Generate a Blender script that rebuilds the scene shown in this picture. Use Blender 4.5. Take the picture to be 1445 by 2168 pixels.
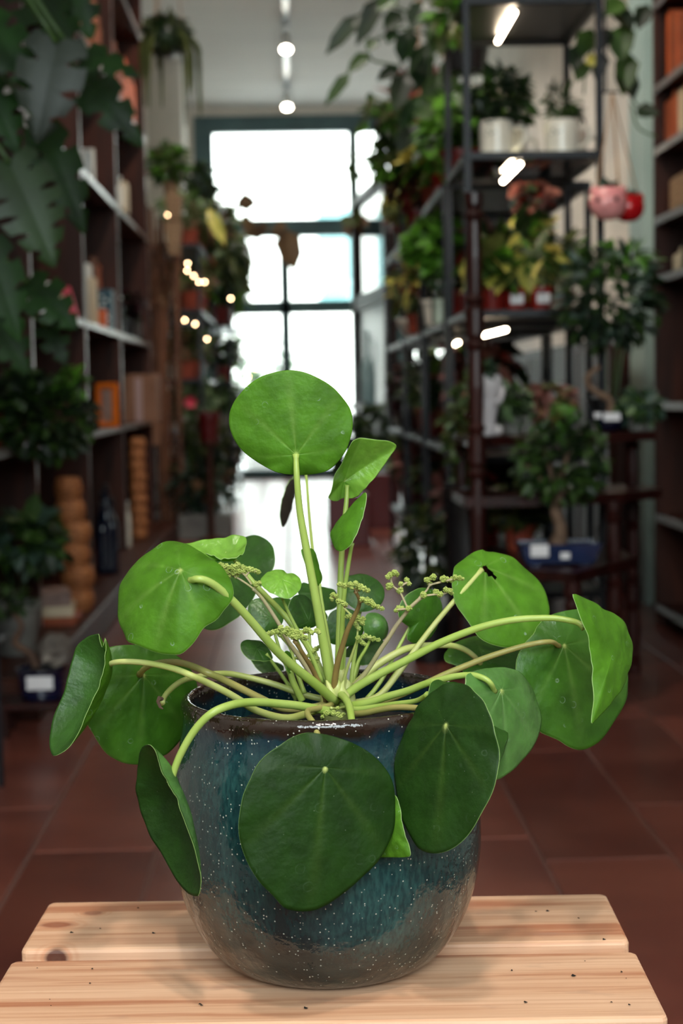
import bpy, math, random
from mathutils import Vector, Matrix
from math import sin, cos, pi, radians as R_

SC = bpy.context.scene
COL = SC.collection
for o in list(bpy.data.objects):
    bpy.data.objects.remove(o)

# ------------------------------------------------------------------ camera
F, CX, CY, EYE = 3400.0, 722.5, 1084.0, 0.90
ROLL = 1.2
CAM = Vector((0, 0, EYE))
_y = Vector(((617 - CX) / F, -(832 - CY) / F, -1)).normalized()
_u = Vector((-sin(R_(ROLL)), cos(R_(ROLL)), 0))
_z = (_u - _u.dot(_y) * _y).normalized()
_x = _y.cross(_z)
RW = Matrix((_x, _y, _z))                  # camera space -> world
cam_d = bpy.data.cameras.new('camera')
cam = bpy.data.objects.new('camera', cam_d)
COL.objects.link(cam)
cam.matrix_world = Matrix.Translation(CAM) @ RW.to_4x4()
cam_d.sensor_fit = 'VERTICAL'
cam_d.sensor_height = 36.0
cam_d.lens = F / 2168.0 * 36.0
cam_d.clip_start = 0.05
cam_d.clip_end = 200
cam_d.dof.use_dof = True
cam_d.dof.focus_distance = 1.045
cam_d.dof.aperture_fstop = 9.0
SC.camera = cam

# ------------------------------------------------------------------ world, lights, exposure
SC.view_settings.view_transform = 'Standard'
SC.view_settings.look = 'None'
SC.view_settings.gamma = 1.0
SC.view_settings.use_curve_mapping = False
SC.view_settings.exposure = 0.45
SKY = 9.0
w = bpy.data.worlds.new('world')
SC.world = w
w.use_nodes = True
bg = w.node_tree.nodes['Background']
bg.inputs[0].default_value = (0.93, 0.98, 1.0, 1)
bg.inputs[1].default_value = SKY

def area_portal(name, loc, rot, sx, sy):
    l = bpy.data.lights.new(name, 'AREA')
    l.shape = 'RECTANGLE'; l.size = sx; l.size_y = sy
    l.cycles.is_portal = True
    o = bpy.data.objects.new(name, l); COL.objects.link(o)
    o.location = loc; o.rotation_euler = rot
    return o
ROOM = dict(x0=-1.24, x1=1.72, y0=-1.9, y1=17.0, z=3.86)
area_portal('daylight_portal_back', (0.24, 17.3, 1.9), (R_(-90), 0, 0), 2.9, 3.7)
area_portal('daylight_portal_front', (0.24, -2.1, 2.5), (R_(90), 0, 0), 2.6, 2.1)

# ------------------------------------------------------------------ pixel helpers
def ray(px, py):
    return RW @ Vector(((px - CX) / F, -(py - CY) / F, -1.0))
def U(px, py, Y):
    d = ray(px, py); return CAM + d * (Y / d.y)
def G(px, py, z):
    d = ray(px, py); return CAM + d * ((z - EYE) / d.z)
def mpp(Y):
    return Y / F

# ------------------------------------------------------------------ materials
def new_mat(name):
    m = bpy.data.materials.new(name); m.use_nodes = True
    nt = m.node_tree
    for n in list(nt.nodes): nt.nodes.remove(n)
    out = nt.nodes.new('ShaderNodeOutputMaterial')
    return m, nt, out
def nd(nt, t, **kw):
    n = nt.nodes.new(t)
    for k, v in kw.items():
        if k.startswith('i_'):
            n.inputs[k[2:].replace('_', ' ')].default_value = v
        else:
            setattr(n, k, v)
    return n
def mixc(nt, fac, a, b):
    n = nt.nodes.new('ShaderNodeMix'); n.data_type = 'RGBA'
    for sock, v in ((n.inputs[0], fac), (n.inputs[6], a), (n.inputs[7], b)):
        if hasattr(v, 'links') or hasattr(v, 'is_linked'): nt.links.new(v, sock)
        else: sock.default_value = v if not isinstance(v, tuple) or len(v) == 4 else (*v, 1)
    return n.outputs[2]
def mapr(nt, v, a, b, c=0.0, d=1.0):
    n = nd(nt, 'ShaderNodeMapRange'); nt.links.new(v, n.inputs[0])
    n.inputs[1].default_value = a; n.inputs[2].default_value = b
    n.inputs[3].default_value = c; n.inputs[4].default_value = d
    return n.outputs[0]
def math_(nt, op, a, b=None):
    n = nd(nt, 'ShaderNodeMath', operation=op)
    for i, v in enumerate((a, b)):
        if v is None: continue
        if isinstance(v, (int, float)): n.inputs[i].default_value = v
        else: nt.links.new(v, n.inputs[i])
    return n.outputs[0]
def srgb(r, g, b):
    f = lambda c: (c / 255 / 12.92) if c / 255 <= .04045 else ((c / 255 + .055) / 1.055) ** 2.4
    return (f(r), f(g), f(b))
MATS = {}
def mat(name, base, rough=0.5, base2=None, nscale=8.0, stretch=(1, 1, 1), metal=0.0, spec=0.5, bump=0.0, bscale=40.0, coat=0.0,
        emit=0.0, rand=0.0, transl=0.0, tcol=None, detail=3.0, nlo=.35, nhi=.65):
    m, nt, out = new_mat(name)
    p = nd(nt, 'ShaderNodeBsdfPrincipled')
    p.inputs['Roughness'].default_value = rough
    p.inputs['Metallic'].default_value = metal
    p.inputs['Specular IOR Level'].default_value = spec
    p.inputs['Coat Weight'].default_value = coat
    p.inputs['Coat Roughness'].default_value = .06
    tc = nd(nt, 'ShaderNodeTexCoord')
    mp = nd(nt, 'ShaderNodeMapping'); mp.inputs['Scale'].default_value = stretch
    nt.links.new(tc.outputs['Object'], mp.inputs['Vector'])
    oi = nd(nt, 'ShaderNodeObjectInfo')
    off = nd(nt, 'ShaderNodeVectorMath', operation='ADD')
    nt.links.new(mp.outputs[0], off.inputs[0])
    sc_ = nd(nt, 'ShaderNodeMath', operation='MULTIPLY'); nt.links.new(oi.outputs['Random'], sc_.inputs[0]); sc_.inputs[1].default_value = 37.0
    nt.links.new(sc_.outputs[0], off.inputs[1])
    vec = off.outputs[0]
    col = (*base, 1)
    if base2 is not None:
        no = nd(nt, 'ShaderNodeTexNoise'); no.inputs['Scale'].default_value = nscale; no.inputs['Detail'].default_value = detail
        nt.links.new(vec, no.inputs['Vector'])
        col = mixc(nt, mapr(nt, no.outputs[0], nlo, nhi), (*base, 1), (*base2, 1))
    if rand > 0:
        hs = nd(nt, 'ShaderNodeHueSaturation')
        nt.links.new(mapr(nt, oi.outputs['Random'], 0, 1, 1 - rand, 1 + rand), hs.inputs['Value'])
        if isinstance(col, tuple): hs.inputs['Color'].default_value = col
        else: nt.links.new(col, hs.inputs['Color'])
        col = hs.outputs[0]
    if isinstance(col, tuple): p.inputs['Base Color'].default_value = col
    else: nt.links.new(col, p.inputs['Base Color'])
    if emit > 0:
        p.inputs['Emission Color'].default_value = (*base, 1); p.inputs['Emission Strength'].default_value = emit
    if bump > 0:
        nb = nd(nt, 'ShaderNodeTexNoise'); nb.inputs['Scale'].default_value = bscale; nb.inputs['Detail'].default_value = 3
        nt.links.new(vec, nb.inputs['Vector'])
        bp = nd(nt, 'ShaderNodeBump'); bp.inputs['Strength'].default_value = bump; bp.inputs['Distance'].default_value = .01
        nt.links.new(nb.outputs[0], bp.inputs['Height']); nt.links.new(bp.outputs[0], p.inputs['Normal'])
    sh = p.outputs[0]
    if transl > 0:
        tr = nd(nt, 'ShaderNodeBsdfTranslucent')
        tr.inputs[0].default_value = (*(tcol or base), 1)
        ms = nd(nt, 'ShaderNodeMixShader'); ms.inputs[0].default_value = transl
        nt.links.new(sh, ms.inputs[1]); nt.links.new(tr.outputs[0], ms.inputs[2]); sh = ms.outputs[0]
    nt.links.new(sh, out.inputs[0])
    MATS[name] = m
    return m

def glass_mat(name, tint=(1, 1, 1), gloss=.08, rough=.02):
    m, nt, out = new_mat(name)
    t = nd(nt, 'ShaderNodeBsdfTransparent'); t.inputs[0].default_value = (*tint, 1)
    g = nd(nt, 'ShaderNodeBsdfGlossy'); g.inputs['Roughness'].default_value = rough
    fr = nd(nt, 'ShaderNodeFresnel'); fr.inputs[0].default_value = 1.45
    ms = nd(nt, 'ShaderNodeMixShader')
    nt.links.new(fr.outputs[0], ms.inputs[0]); nt.links.new(t.outputs[0], ms.inputs[1]); nt.links.new(g.outputs[0], ms.inputs[2])
    nt.links.new(ms.outputs[0], out.inputs[0])
    MATS[name] = m
    return m

# pilea leaves: vein strength comes as a point attribute of the mesh
def leaf_mat(name, base, light, transl=.3, tcol=None, rough=.38, rings=.35, spec=.45, coat=0.0, vein=.3):
    m, nt, out = new_mat(name)
    p = nd(nt, 'ShaderNodeBsdfPrincipled'); p.inputs['Roughness'].default_value = rough
    p.inputs['Specular IOR Level'].default_value = spec; p.inputs['Coat Weight'].default_value = coat; p.inputs['Coat Roughness'].default_value = .12
    at = nd(nt, 'ShaderNodeAttribute', attribute_name='vein')
    dt = nd(nt, 'ShaderNodeAttribute', attribute_name='dot')
    uv = nd(nt, 'ShaderNodeTexCoord')
    oi = nd(nt, 'ShaderNodeObjectInfo')
    add = nd(nt, 'ShaderNodeVectorMath', operation='ADD'); nt.links.new(uv.outputs['UV'], add.inputs[0])
    ml = math_(nt, 'MULTIPLY', oi.outputs['Random'], 50.0); nt.links.new(ml, add.inputs[1])
    no = nd(nt, 'ShaderNodeTexNoise'); no.inputs['Scale'].default_value = 3.0; no.inputs['Detail'].default_value = 5
    nt.links.new(add.outputs[0], no.inputs['Vector'])
    dark = tuple(c * .72 for c in base)
    brt = tuple(min(1, c * 1.22) for c in base)
    c = mixc(nt, mapr(nt, no.outputs[0], .3, .7), (*dark, 1), (*brt, 1))
    c = mixc(nt, math_(nt, 'MULTIPLY', at.outputs['Fac'], vein), c, (*light, 1))
    # dried droplet rings
    vo = nd(nt, 'ShaderNodeTexVoronoi'); vo.inputs['Scale'].default_value = 3.6
    wob = nd(nt, 'ShaderNodeTexNoise'); wob.inputs['Scale'].default_value = 9
    nt.links.new(add.outputs[0], wob.inputs['Vector'])
    nt.links.new(add.outputs[0], vo.inputs['Vector'])
    dd = math_(nt, 'ADD', vo.outputs['Distance'], math_(nt, 'MULTIPLY', wob.outputs[0], .14))
    rg = mapr(nt, math_(nt, 'ABSOLUTE', math_(nt, 'SUBTRACT', dd, .27)), .0, .022, 1, 0)
    sel = nd(nt, 'ShaderNodeSeparateColor'); nt.links.new(vo.outputs['Color'], sel.inputs[0])
    pick = math_(nt, 'GREATER_THAN', sel.outputs[0], .55)
    brk = mapr(nt, wob.outputs[0], .4, .6)
    f = math_(nt, 'MULTIPLY', math_(nt, 'MULTIPLY', rg, pick), math_(nt, 'MULTIPLY', brk, rings))
    c = mixc(nt, f, c, (.42, .55, .42, 1))
    # tiny pale dust specks
    v2 = nd(nt, 'ShaderNodeTexVoronoi'); v2.inputs['Scale'].default_value = 26
    nt.links.new(add.outputs[0], v2.inputs['Vector'])
    s2 = nd(nt, 'ShaderNodeSeparateColor'); nt.links.new(v2.outputs['Color'], s2.inputs[0])
    sp = math_(nt, 'MULTIPLY', mapr(nt, v2.outputs['Distance'], .05, .12, 1, 0), math_(nt, 'GREATER_THAN', s2.outputs[1], .955))
    c = mixc(nt, math_(nt, 'MULTIPLY', sp, .6), c, (.55, .6, .5, 1))
    c = mixc(nt, dt.outputs['Fac'], c, (.62, .72, .22, 1))
    nt.links.new(c, p.inputs['Base Color'])
    nb = nd(nt, 'ShaderNodeTexNoise'); nb.inputs['Scale'].default_value = 7; nb.inputs['Detail'].default_value = 4
    nt.links.new(add.outputs[0], nb.inputs['Vector'])
    bp = nd(nt, 'ShaderNodeBump'); bp.inputs['Strength'].default_value = .12; bp.inputs['Distance'].default_value = .01
    nt.links.new(nb.outputs[0], bp.inputs['Height']); nt.links.new(bp.outputs[0], p.inputs['Normal'])
    tr = nd(nt, 'ShaderNodeBsdfTranslucent'); tr.inputs[0].default_value = (*(tcol or light), 1)
    ms = nd(nt, 'ShaderNodeMixShader'); ms.inputs[0].default_value = transl
    nt.links.new(p.outputs[0], ms.inputs[1]); nt.links.new(tr.outputs[0], ms.inputs[2])
    nt.links.new(ms.outputs[0], out.inputs[0])
    MATS[name] = m
    return m

# ------------------------------------------------------------------ mesh builder
class MB:
    def __init__(s): s.v = []; s.f = []; s.mi = []
    def add(s, vs, fs, mi=0):
        b = len(s.v); s.v += [tuple(v) for v in vs]
        s.f += [tuple(b + i for i in f) for f in fs]; s.mi += [mi] * len(fs)
    def box(s, x0, x1, y0, y1, z0, z1, mi=0):
        vs = [(x, y, z) for z in (z0, z1) for y in (y0, y1) for x in (x0, x1)]
        s.add(vs, [(0, 2, 3, 1), (4, 5, 7, 6), (0, 1, 5, 4), (2, 6, 7, 3), (0, 4, 6, 2), (1, 3, 7, 5)], mi); return s
    def cbox(s, x0, x1, y0, y1, z0, z1, c=.004, mi=0):
        # box whose edges are chamfered
        vs = []
        for (a, b, d) in ((0, 1, 1), (1, 0, 1), (1, 1, 0)):
            for z in (0, 1):
                for y in (0, 1):
                    for x in (0, 1):
                        vs.append((x0 + (c if a else 0) if x == 0 else x1 - (c if a else 0),
                                   y0 + (c if b else 0) if y == 0 else y1 - (c if b else 0),
                                   z0 + (c if d else 0) if z == 0 else z1 - (c if d else 0)))
        A, B, D = 0, 8, 16
        q = lambda o, *i: tuple(o + k for k in i)
        fs = [q(A, 0, 4, 6, 2), q(A, 1, 3, 7, 5), q(B, 0, 1, 5, 4), q(B, 2, 6, 7, 3), q(D, 0, 2, 3, 1), q(D, 4, 5, 7, 6)]
        def e(o1, i, j, o2): fs.append((o1 + i, o1 + j, o2 + j, o2 + i))
        for i, j in ((0, 4), (1, 5), (2, 6), (3, 7)): e(A, i, j, B)
        for i, j in ((0, 2), (1, 3), (4, 6), (5, 7)): e(A, i, j, D)
        for i, j in ((0, 1), (2, 3), (4, 5), (6, 7)): e(B, i, j, D)
        for i in range(8): fs.append((A + i, B + i, D + i))
        s.add(vs, fs, mi); return s
    def tube(s, pts, rad, n=8, mi=0, cap=True):
        pts = [Vector(p) for p in pts]
        if not hasattr(rad, '__len__'): rad = [rad] * len(pts)
        vs = []; fs = []
        up = None
        for i, p in enumerate(pts):
            t = (pts[min(i + 1, len(pts) - 1)] - pts[max(i - 1, 0)])
            t = t.normalized() if t.length > 1e-9 else Vector((0, 0, 1))
            if up is None:
                a = Vector((0, 0, 1)) if abs(t.z) < .9 else Vector((1, 0, 0))
                up = (a - a.dot(t) * t).normalized()
            else:
                up = (up - up.dot(t) * t).normalized()
            b = t.cross(up)
            for k in range(n):
                a = 2 * pi * k / n
                vs.append(p + (up * cos(a) + b * sin(a)) * rad[i])
        for i in range(len(pts) - 1):
            for k in range(n):
                k2 = (k + 1) % n
                fs.append((i * n + k, i * n + k2, (i + 1) * n + k2, (i + 1) * n + k))
        if cap:
            fs.append(tuple(reversed(range(n)))); m = (len(pts) - 1) * n; fs.append(tuple(range(m, m + n)))
        s.add(vs, fs, mi); return s
    def lathe(s, prof, n=24, c=(0, 0, 0), mi=0, sx=1, sy=1, closed=False):
        vs = []; fs = []
        for (r, z) in prof:
            for k in range(n):
                a = 2 * pi * k / n; vs.append((c[0] + sx * r * cos(a), c[1] + sy * r * sin(a), c[2] + z))
        for i in range(len(prof) - 1):
            for k in range(n):
                k2 = (k + 1) % n; fs.append((i * n + k, i * n + k2, (i + 1) * n + k2, (i + 1) * n + k))
        if prof[0][0] > 1e-6: fs.append(tuple(reversed(range(n))))
        if prof[-1][0] > 1e-6: m = (len(prof) - 1) * n; fs.append(tuple(range(m, m + n)))
        s.add(vs, fs, mi); return s
    def ball(s, c, r, n=8, mi=0, sz=1.0):
        prof = [(max(1e-7, r * sin(pi * i / n)), -r * sz * cos(pi * i / n)) for i in range(n + 1)]
        return s.lathe(prof, n=max(6, n), c=c, mi=mi)
    def build(s, name, mats, parent=None, smooth=False, loc=None):
        me = bpy.data.meshes.new(name); me.from_pydata(s.v, [], s.f)
        if not isinstance(mats, (list, tuple)): mats = [mats]
        for m in mats: me.materials.append(MATS[m] if isinstance(m, str) else m)
        if len(mats) > 1: me.polygons.foreach_set('material_index', s.mi)
        if smooth: me.polygons.foreach_set('use_smooth', [True] * len(s.f))
        me.update()
        return link(name, me, parent, loc)
def link(name, me, parent=None, loc=None):
    o = bpy.data.objects.new(name, me); COL.objects.link(o)
    if parent is not None: o.parent = parent
    if loc is not None: o.location = loc
    return o
def thing(name, label, cat, loc=(0, 0, 0), rz=0.0, group=None):
    o = bpy.data.objects.new(name, None); COL.objects.link(o)
    o.empty_display_size = .05
    o.location = loc; o.rotation_euler = (0, 0, rz)
    return tag(o, label, cat, group)
def tag(o, label=None, cat=None, group=None, kind=None):
    if label: o['label'] = label
    if cat: o['category'] = cat
    if group: o['group'] = group
    if kind: o['kind'] = kind
    return o
def stuff(o): o['kind'] = 'stuff'; return o
def copy_tree(o, parent=None):
    c = o.copy(); COL.objects.link(c); c.parent = parent
    for ch in list(o.children): copy_tree(ch, c)
    return c
RND = random.Random(7)
def smooth_path(pts, k=6):
    # Catmull-Rom through 3D points
    pts = [Vector(p) for p in pts]; P = [2 * pts[0] - pts[1]] + pts + [2 * pts[-1] - pts[-2]]
    out = []
    for i in range(1, len(P) - 2):
        a, b, c, d = P[i - 1:i + 3]
        for j in range(k):
            t = j / k
            out.append(.5 * ((2 * b) + (c - a) * t + (2 * a - 5 * b + 4 * c - d) * t * t + (3 * b - a - 3 * c + d) * t ** 3))
    out.append(P[-2]); return out
def lerp(a, b, t): return a + (b - a) * t

# ------------------------------------------------------------------ material library
mat('wall_paint', srgb(236, 230, 220), .85, srgb(224, 218, 208), 3)
mat('ceiling_paint', srgb(222, 220, 214), .9, srgb(212, 210, 206), 1.5, stretch=(.3, 6, 1))
mat('teal_paint', srgb(70, 100, 102), .45, srgb(58, 86, 90), 4)
mat('pale_teal_paint', srgb(176, 198, 190), .6, srgb(160, 184, 178), 3)
mat('grout', srgb(116, 80, 70), .8)
mat('dark_wood', srgb(70, 34, 22), .5, srgb(46, 22, 14), 5, stretch=(4, 4, .5), rand=.15, spec=.22)
mat('red_wood', srgb(52, 19, 15), .3, srgb(32, 11, 9), 5, stretch=(5, 5, .6), spec=.35)
mat('door_wood', srgb(40, 22, 20), .45, srgb(28, 15, 14), 5, stretch=(5, 5, .5), spec=.25)
mat('shelf_edge', srgb(118, 108, 106), .32, srgb(92, 82, 80), 5, stretch=(6, .6, 6))  # grey paints the window gloss caught by the wooden board edges
mat('black_metal', srgb(20, 22, 28), .4, spec=.25)
mat('grey_metal', srgb(120, 130, 138), .32, metal=.5)
mat('white_metal', srgb(225, 225, 222), .4)
mat('steel', srgb(190, 190, 190), .25, metal=1)
mat('terracotta', srgb(150, 62, 36), .7, srgb(120, 44, 26), 12, rand=.12)
mat('red_plastic', srgb(128, 26, 18), .35, rand=.15)
mat('dark_red_plastic', srgb(86, 14, 14), .35)
mat('black_plastic', srgb(24, 24, 26), .4)
mat('grey_pot', srgb(120, 118, 112), .6, srgb(98, 96, 92), 10)
mat('white_ceramic', srgb(226, 220, 206), .18, srgb(210, 202, 186), 6)
mat('white_plaster', srgb(214, 206, 206), .6, srgb(190, 182, 184), 8)
mat('blue_ceramic', srgb(22, 40, 82), .25, srgb(14, 28, 62), 9, coat=.4)
mat('navy_ceramic', srgb(18, 24, 58), .14, srgb(12, 16, 40), 9, coat=.5)
mat('pink_ceramic', srgb(236, 160, 156), .22, srgb(226, 142, 142), 8, coat=.3)
mat('red_ceramic', srgb(186, 20, 26), .2, coat=.4)
mat('black_paint', srgb(16, 16, 18), .4)
mat('paper_tag', srgb(228, 224, 226), .6)
mat('cardboard', srgb(146, 104, 80), .75, srgb(128, 88, 66), 6)
mat('tape', srgb(176, 146, 142), .35)
mat('orange_paint', srgb(226, 112, 18), .45)
mat('grey_print', srgb(168, 142, 132), .6, srgb(110, 84, 78), 9)
mat('cream_card', srgb(214, 198, 168), .6, srgb(196, 176, 146), 6)
mat('orange_card', srgb(204, 92, 40), .55)
mat('teal_card', srgb(20, 62, 76), .45)
mat('white_print', srgb(196, 206, 206), .6)
mat('pink_card', srgb(206, 66, 88), .5)
mat('brown_card', srgb(110, 66, 42), .6, rand=.25)
mat('rust_card', srgb(168, 84, 44), .6, srgb(140, 62, 32), 9, rand=.25)
mat('white_card', srgb(216, 216, 210), .5)
mat('wicker', srgb(196, 128, 76), .6, srgb(134, 76, 40), 60, stretch=(1, 1, 2.2), bump=.5, bscale=90)
mat('pale_wicker', srgb(172, 138, 104), .6, srgb(120, 90, 62), 60, stretch=(1, 1, 2.2), bump=.5, bscale=90)
mat('dry_reed', srgb(122, 76, 48), .7, srgb(86, 50, 32), 14, stretch=(3, 3, .4))
mat('rope', srgb(170, 130, 92), .8)
mat('bark', srgb(98, 72, 56), .85, srgb(66, 46, 36), 20, bump=.6, bscale=40)
mat('pale_bark', srgb(126, 100, 80), .8, srgb(92, 68, 52), 18, bump=.5, bscale=30)
mat('stone', srgb(132, 122, 112), .8, srgb(92, 84, 78), 14, bump=.8, bscale=20)
mat('soil', srgb(30, 20, 15), .95, srgb(12, 8, 7), 60, bump=1.0, bscale=120)
mat('bottle_dark', srgb(16, 24, 42), .1, coat=.4, rand=.3)
mat('tile', srgb(134, 74, 60), .28, srgb(100, 50, 42), 3.5, rand=.2, spec=.6, bump=.05, bscale=14, detail=5, nlo=.3, nhi=.7)
mat('lamp_white', (1.0, .88, .68), .5, emit=30)
mat('led_tube', (1.0, .80, .56), .5, emit=34)
mat('fairy_bulb', (1.0, .62, .34), .5, emit=26)
mat('pavement', srgb(190, 190, 186), .8, srgb(170, 170, 168), 2)
mat('facade', srgb(225, 222, 214), .8)
mat('facade_glass', srgb(90, 130, 130), .1)
glass_mat('pane_glass', (.96, 1, 1))
glass_mat('shelf_glass', (.86, .93, .90))
mat('dark_glass', srgb(34, 52, 54), .3, srgb(20, 32, 34), 5, spec=.15)
mat('pale_blue_glaze', srgb(164, 196, 200), .3, srgb(130, 166, 172), 5)
glass_mat('bottle_glass', (.82, .92, .9), rough=.05)
def fol(name, a, b, transl=.25, rough=.4, rand=.12, tcol=None):
    mat(name, srgb(*a), rough, srgb(*b), 5, transl=transl, tcol=srgb(*(tcol or a)), rand=rand)
fol('fol_dark', (34, 54, 26), (18, 32, 16), .2)
mat('fol_monstera', srgb(28, 58, 18), .5, srgb(10, 28, 9), 9, transl=.22, tcol=srgb(46, 100, 4), rand=.5, spec=.25)
fol('fol_green', (66, 96, 38), (42, 66, 26), .3)
fol('fol_bright', (104, 160, 52), (70, 122, 36), .35)
fol('fol_sheen', (26, 38, 24), (16, 27, 16), .15, .5)  # greyed green puts the monstera leaf's sheen into its colour
fol('fol_finger', (34, 60, 20), (20, 40, 12), .25, .5)
fol('fol_yellow', (226, 212, 112), (150, 156, 62), .3)
fol('fol_pale', (146, 168, 124), (92, 122, 76), .3)
fol('fol_pink', (170, 110, 100), (96, 62, 58), .25)
fol('fol_red', (132, 40, 30), (80, 24, 20), .25)
fol('fol_maroon', (54, 18, 24), (34, 12, 18), .15)
fol('fol_olive', (96, 104, 56), (66, 78, 40), .3)
fol('fol_brown', (128, 96, 66), (86, 60, 42), .2)
fol('fol_grey', (70, 92, 76), (50, 72, 58), .2)
mat('cactus_skin', srgb(44, 78, 42), .6, srgb(30, 58, 34), 12)

# pilea materials
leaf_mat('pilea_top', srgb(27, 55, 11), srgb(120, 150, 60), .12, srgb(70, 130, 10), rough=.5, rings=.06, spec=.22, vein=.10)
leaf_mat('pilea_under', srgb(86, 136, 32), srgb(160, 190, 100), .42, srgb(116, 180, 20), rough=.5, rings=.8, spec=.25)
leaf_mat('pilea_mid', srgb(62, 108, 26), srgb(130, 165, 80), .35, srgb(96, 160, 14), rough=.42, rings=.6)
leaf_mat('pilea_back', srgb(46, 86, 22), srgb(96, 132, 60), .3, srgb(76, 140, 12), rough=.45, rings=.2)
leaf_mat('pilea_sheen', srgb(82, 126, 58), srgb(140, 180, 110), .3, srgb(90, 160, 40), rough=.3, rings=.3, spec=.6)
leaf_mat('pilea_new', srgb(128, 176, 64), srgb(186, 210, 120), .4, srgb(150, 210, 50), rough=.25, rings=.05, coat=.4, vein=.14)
leaf_mat('pilea_old', srgb(40, 36, 24), srgb(60, 50, 34), .12, srgb(60, 50, 20), rough=.6, rings=0)  # very dark colour carries the hanging leaf's backlit shade
mat('pilea_edge', srgb(150, 184, 104), .5, transl=.3, tcol=srgb(150, 200, 70))  # paler green paints the highlight line along the leaf rims
mat('pilea_stalk', srgb(178, 198, 106), .36, srgb(160, 184, 84), 40, stretch=(1, 1, .3), transl=.25, tcol=srgb(170, 210, 80))
mat('pilea_stalk_pale', srgb(200, 204, 132), .4, srgb(180, 190, 104), 40, transl=.22, tcol=srgb(190, 210, 100))
mat('pilea_stalk_tan', srgb(172, 160, 96), .4, srgb(150, 150, 80), 30, transl=.2, tcol=srgb(180, 180, 90))
mat('flower_stalk_pink', srgb(186, 168, 136), .45, srgb(168, 160, 116), 40, transl=.15)
mat('flower_stalk_brown', srgb(142, 120, 66), .42, srgb(124, 96, 56), 40, transl=.12)
mat('flower_bud', srgb(184, 196, 110), .6, srgb(156, 172, 84), 300, transl=.2, tcol=srgb(190, 200, 110))

# ------------------------------------------------------------------ room shell
X0, X1, Y0, Y1, ZC = ROOM['x0'], ROOM['x1'], ROOM['y0'], ROOM['y1'], ROOM['z']
def struct(name, mb, m, smooth=False):
    return tag(mb.build(name, m, smooth=smooth), kind='structure')
floor = struct('floor', MB().box(X0 - .1, X1 + .1, Y0 - .1, Y1 + .1, -.12, -.004), 'grout')
TW, TL = .25, .93
tile_me = MB().cbox(-TW / 2 + .003, TW / 2 - .003, -TL / 2 + .003, TL / 2 - .003, -.006, 0, .0025).build('tile', 'tile', floor)
first = True
rt = random.Random(3)
for ci in range(-5, 7):
    xa = -.037 + TW * ci
    off = {-2: 0, -1: 0, 0: 0}.get(ci, rt.random() * TL)
    y = 3.15 - 3 * TL + off
    while y < Y1 - .05:
        if y > .3:
            ln = min(TL, Y1 - y)
            t = tile_me if first else tile_me.copy()
            if not first: COL.objects.link(t); t.parent = floor
            first = False
            t.location = (xa + TW / 2, y + TL / 2 if ln == TL else y + ln / 2, 0)
            t.scale = (1, ln / TL, 1)
        y += TL
struct('ceiling', MB().box(X0 - .1, X1 + .1, Y0 - .1, Y1 + .1, ZC, ZC + .12), 'ceiling_paint')
struct('wall_left', MB().box(X0 - .12, X0, Y0 - .1, Y1 + .1, 0, ZC), 'wall_paint')
struct('wall_right', MB().box(X1, X1 + .12, Y0 - .1, Y1 + .1, 0, ZC), 'wall_paint')
# front wall behind the camera: a shop window opening
mb = MB()
ZW0, ZW1 = 1.5, 3.5
mb.box(X0, X1, Y0 - .1, Y0, 0, ZW0); mb.box(X0, X1, Y0 - .1, Y0, ZW1, ZC)
mb.box(X0, X0 + .2, Y0 - .1, Y0, ZW0, ZW1); mb.box(X1 - .2, X1, Y0 - .1, Y0, ZW0, ZW1)
struct('wall_front', mb, 'wall_paint')
wf = struct('window_2', MB().box(.2, .26, Y0 - .09, Y0 - .03, ZW0, ZW1), 'teal_paint')
MB().box(X0 + .2, .2, Y0 - .065, Y0 - .059, ZW0, ZW1).build('pane', 'pane_glass', wf)
MB().box(.26, X1 - .2, Y0 - .065, Y0 - .059, ZW0, ZW1).build('pane', 'pane_glass', wf)
# white pier on the left between bookcase and racks, pale teal pier on the right wall
struct('trim_1', MB().box(X0, -.93, 14.6, 15.3, 0, ZC), 'wall_paint')
pp = U(1368, 300, 6.6)
struct('trim_2', MB().box(pp.x - .02, X1, 6.55, 6.85, 0, ZC), 'pale_teal_paint')

# back wall: teal shop front with glazed door
def bx(px): return U(px, 620, Y1).x
def bz(py): return U(610, py, Y1).z
fr = struct('wall_back', MB().box(X0, bx(418), Y1, Y1 + .12, 0, ZC).box(bx(418), X1, Y1, Y1 + .12, bz(246), ZC), 'wall_paint')
win = bpy.data.objects.new('window_1', None); COL.objects.link(win); tag(win, kind='structure')
def frame_bar(name, xa, xb, za, zb, d=.10):
    return MB().cbox(xa, xb, Y1 - .02, Y1 + d, za, zb, .006).build(name, 'teal_paint', win)
zt, zh, zt1, zt0 = bz(244), bz(280), bz(464), bz(500)
zr1, zr0 = bz(637), bz(664)
xl0, xl1 = bx(418), bx(458)
xd0, xd1 = bx(593), bx(614)
xm0, xm1 = bx(743), bx(762)
xr0, xr1 = bx(838), bx(850)
frame_bar('jamb', xl0, xl1, 0, zt)
frame_bar('head_rail', xl1, X1, zh, zt)
frame_bar('transom_bar', xl1, X1, zt0, zt1)
frame_bar('mullion', xm0, xm1, 0, zh)
frame_bar('door_stile', xd0, xd1, 0, zt0)
frame_bar('door_rail', xl1, xm0, zr0, zr1)
frame_bar('mullion', xr0, xr1, 0, zh)
frame_bar('sill', xl1, X1, 0, .10)
frame_bar('kick_panel', xm1, X1, .10, .62)
frame_bar('window_rail', xm1, X1, zr0 - .02, zr1)
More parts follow.
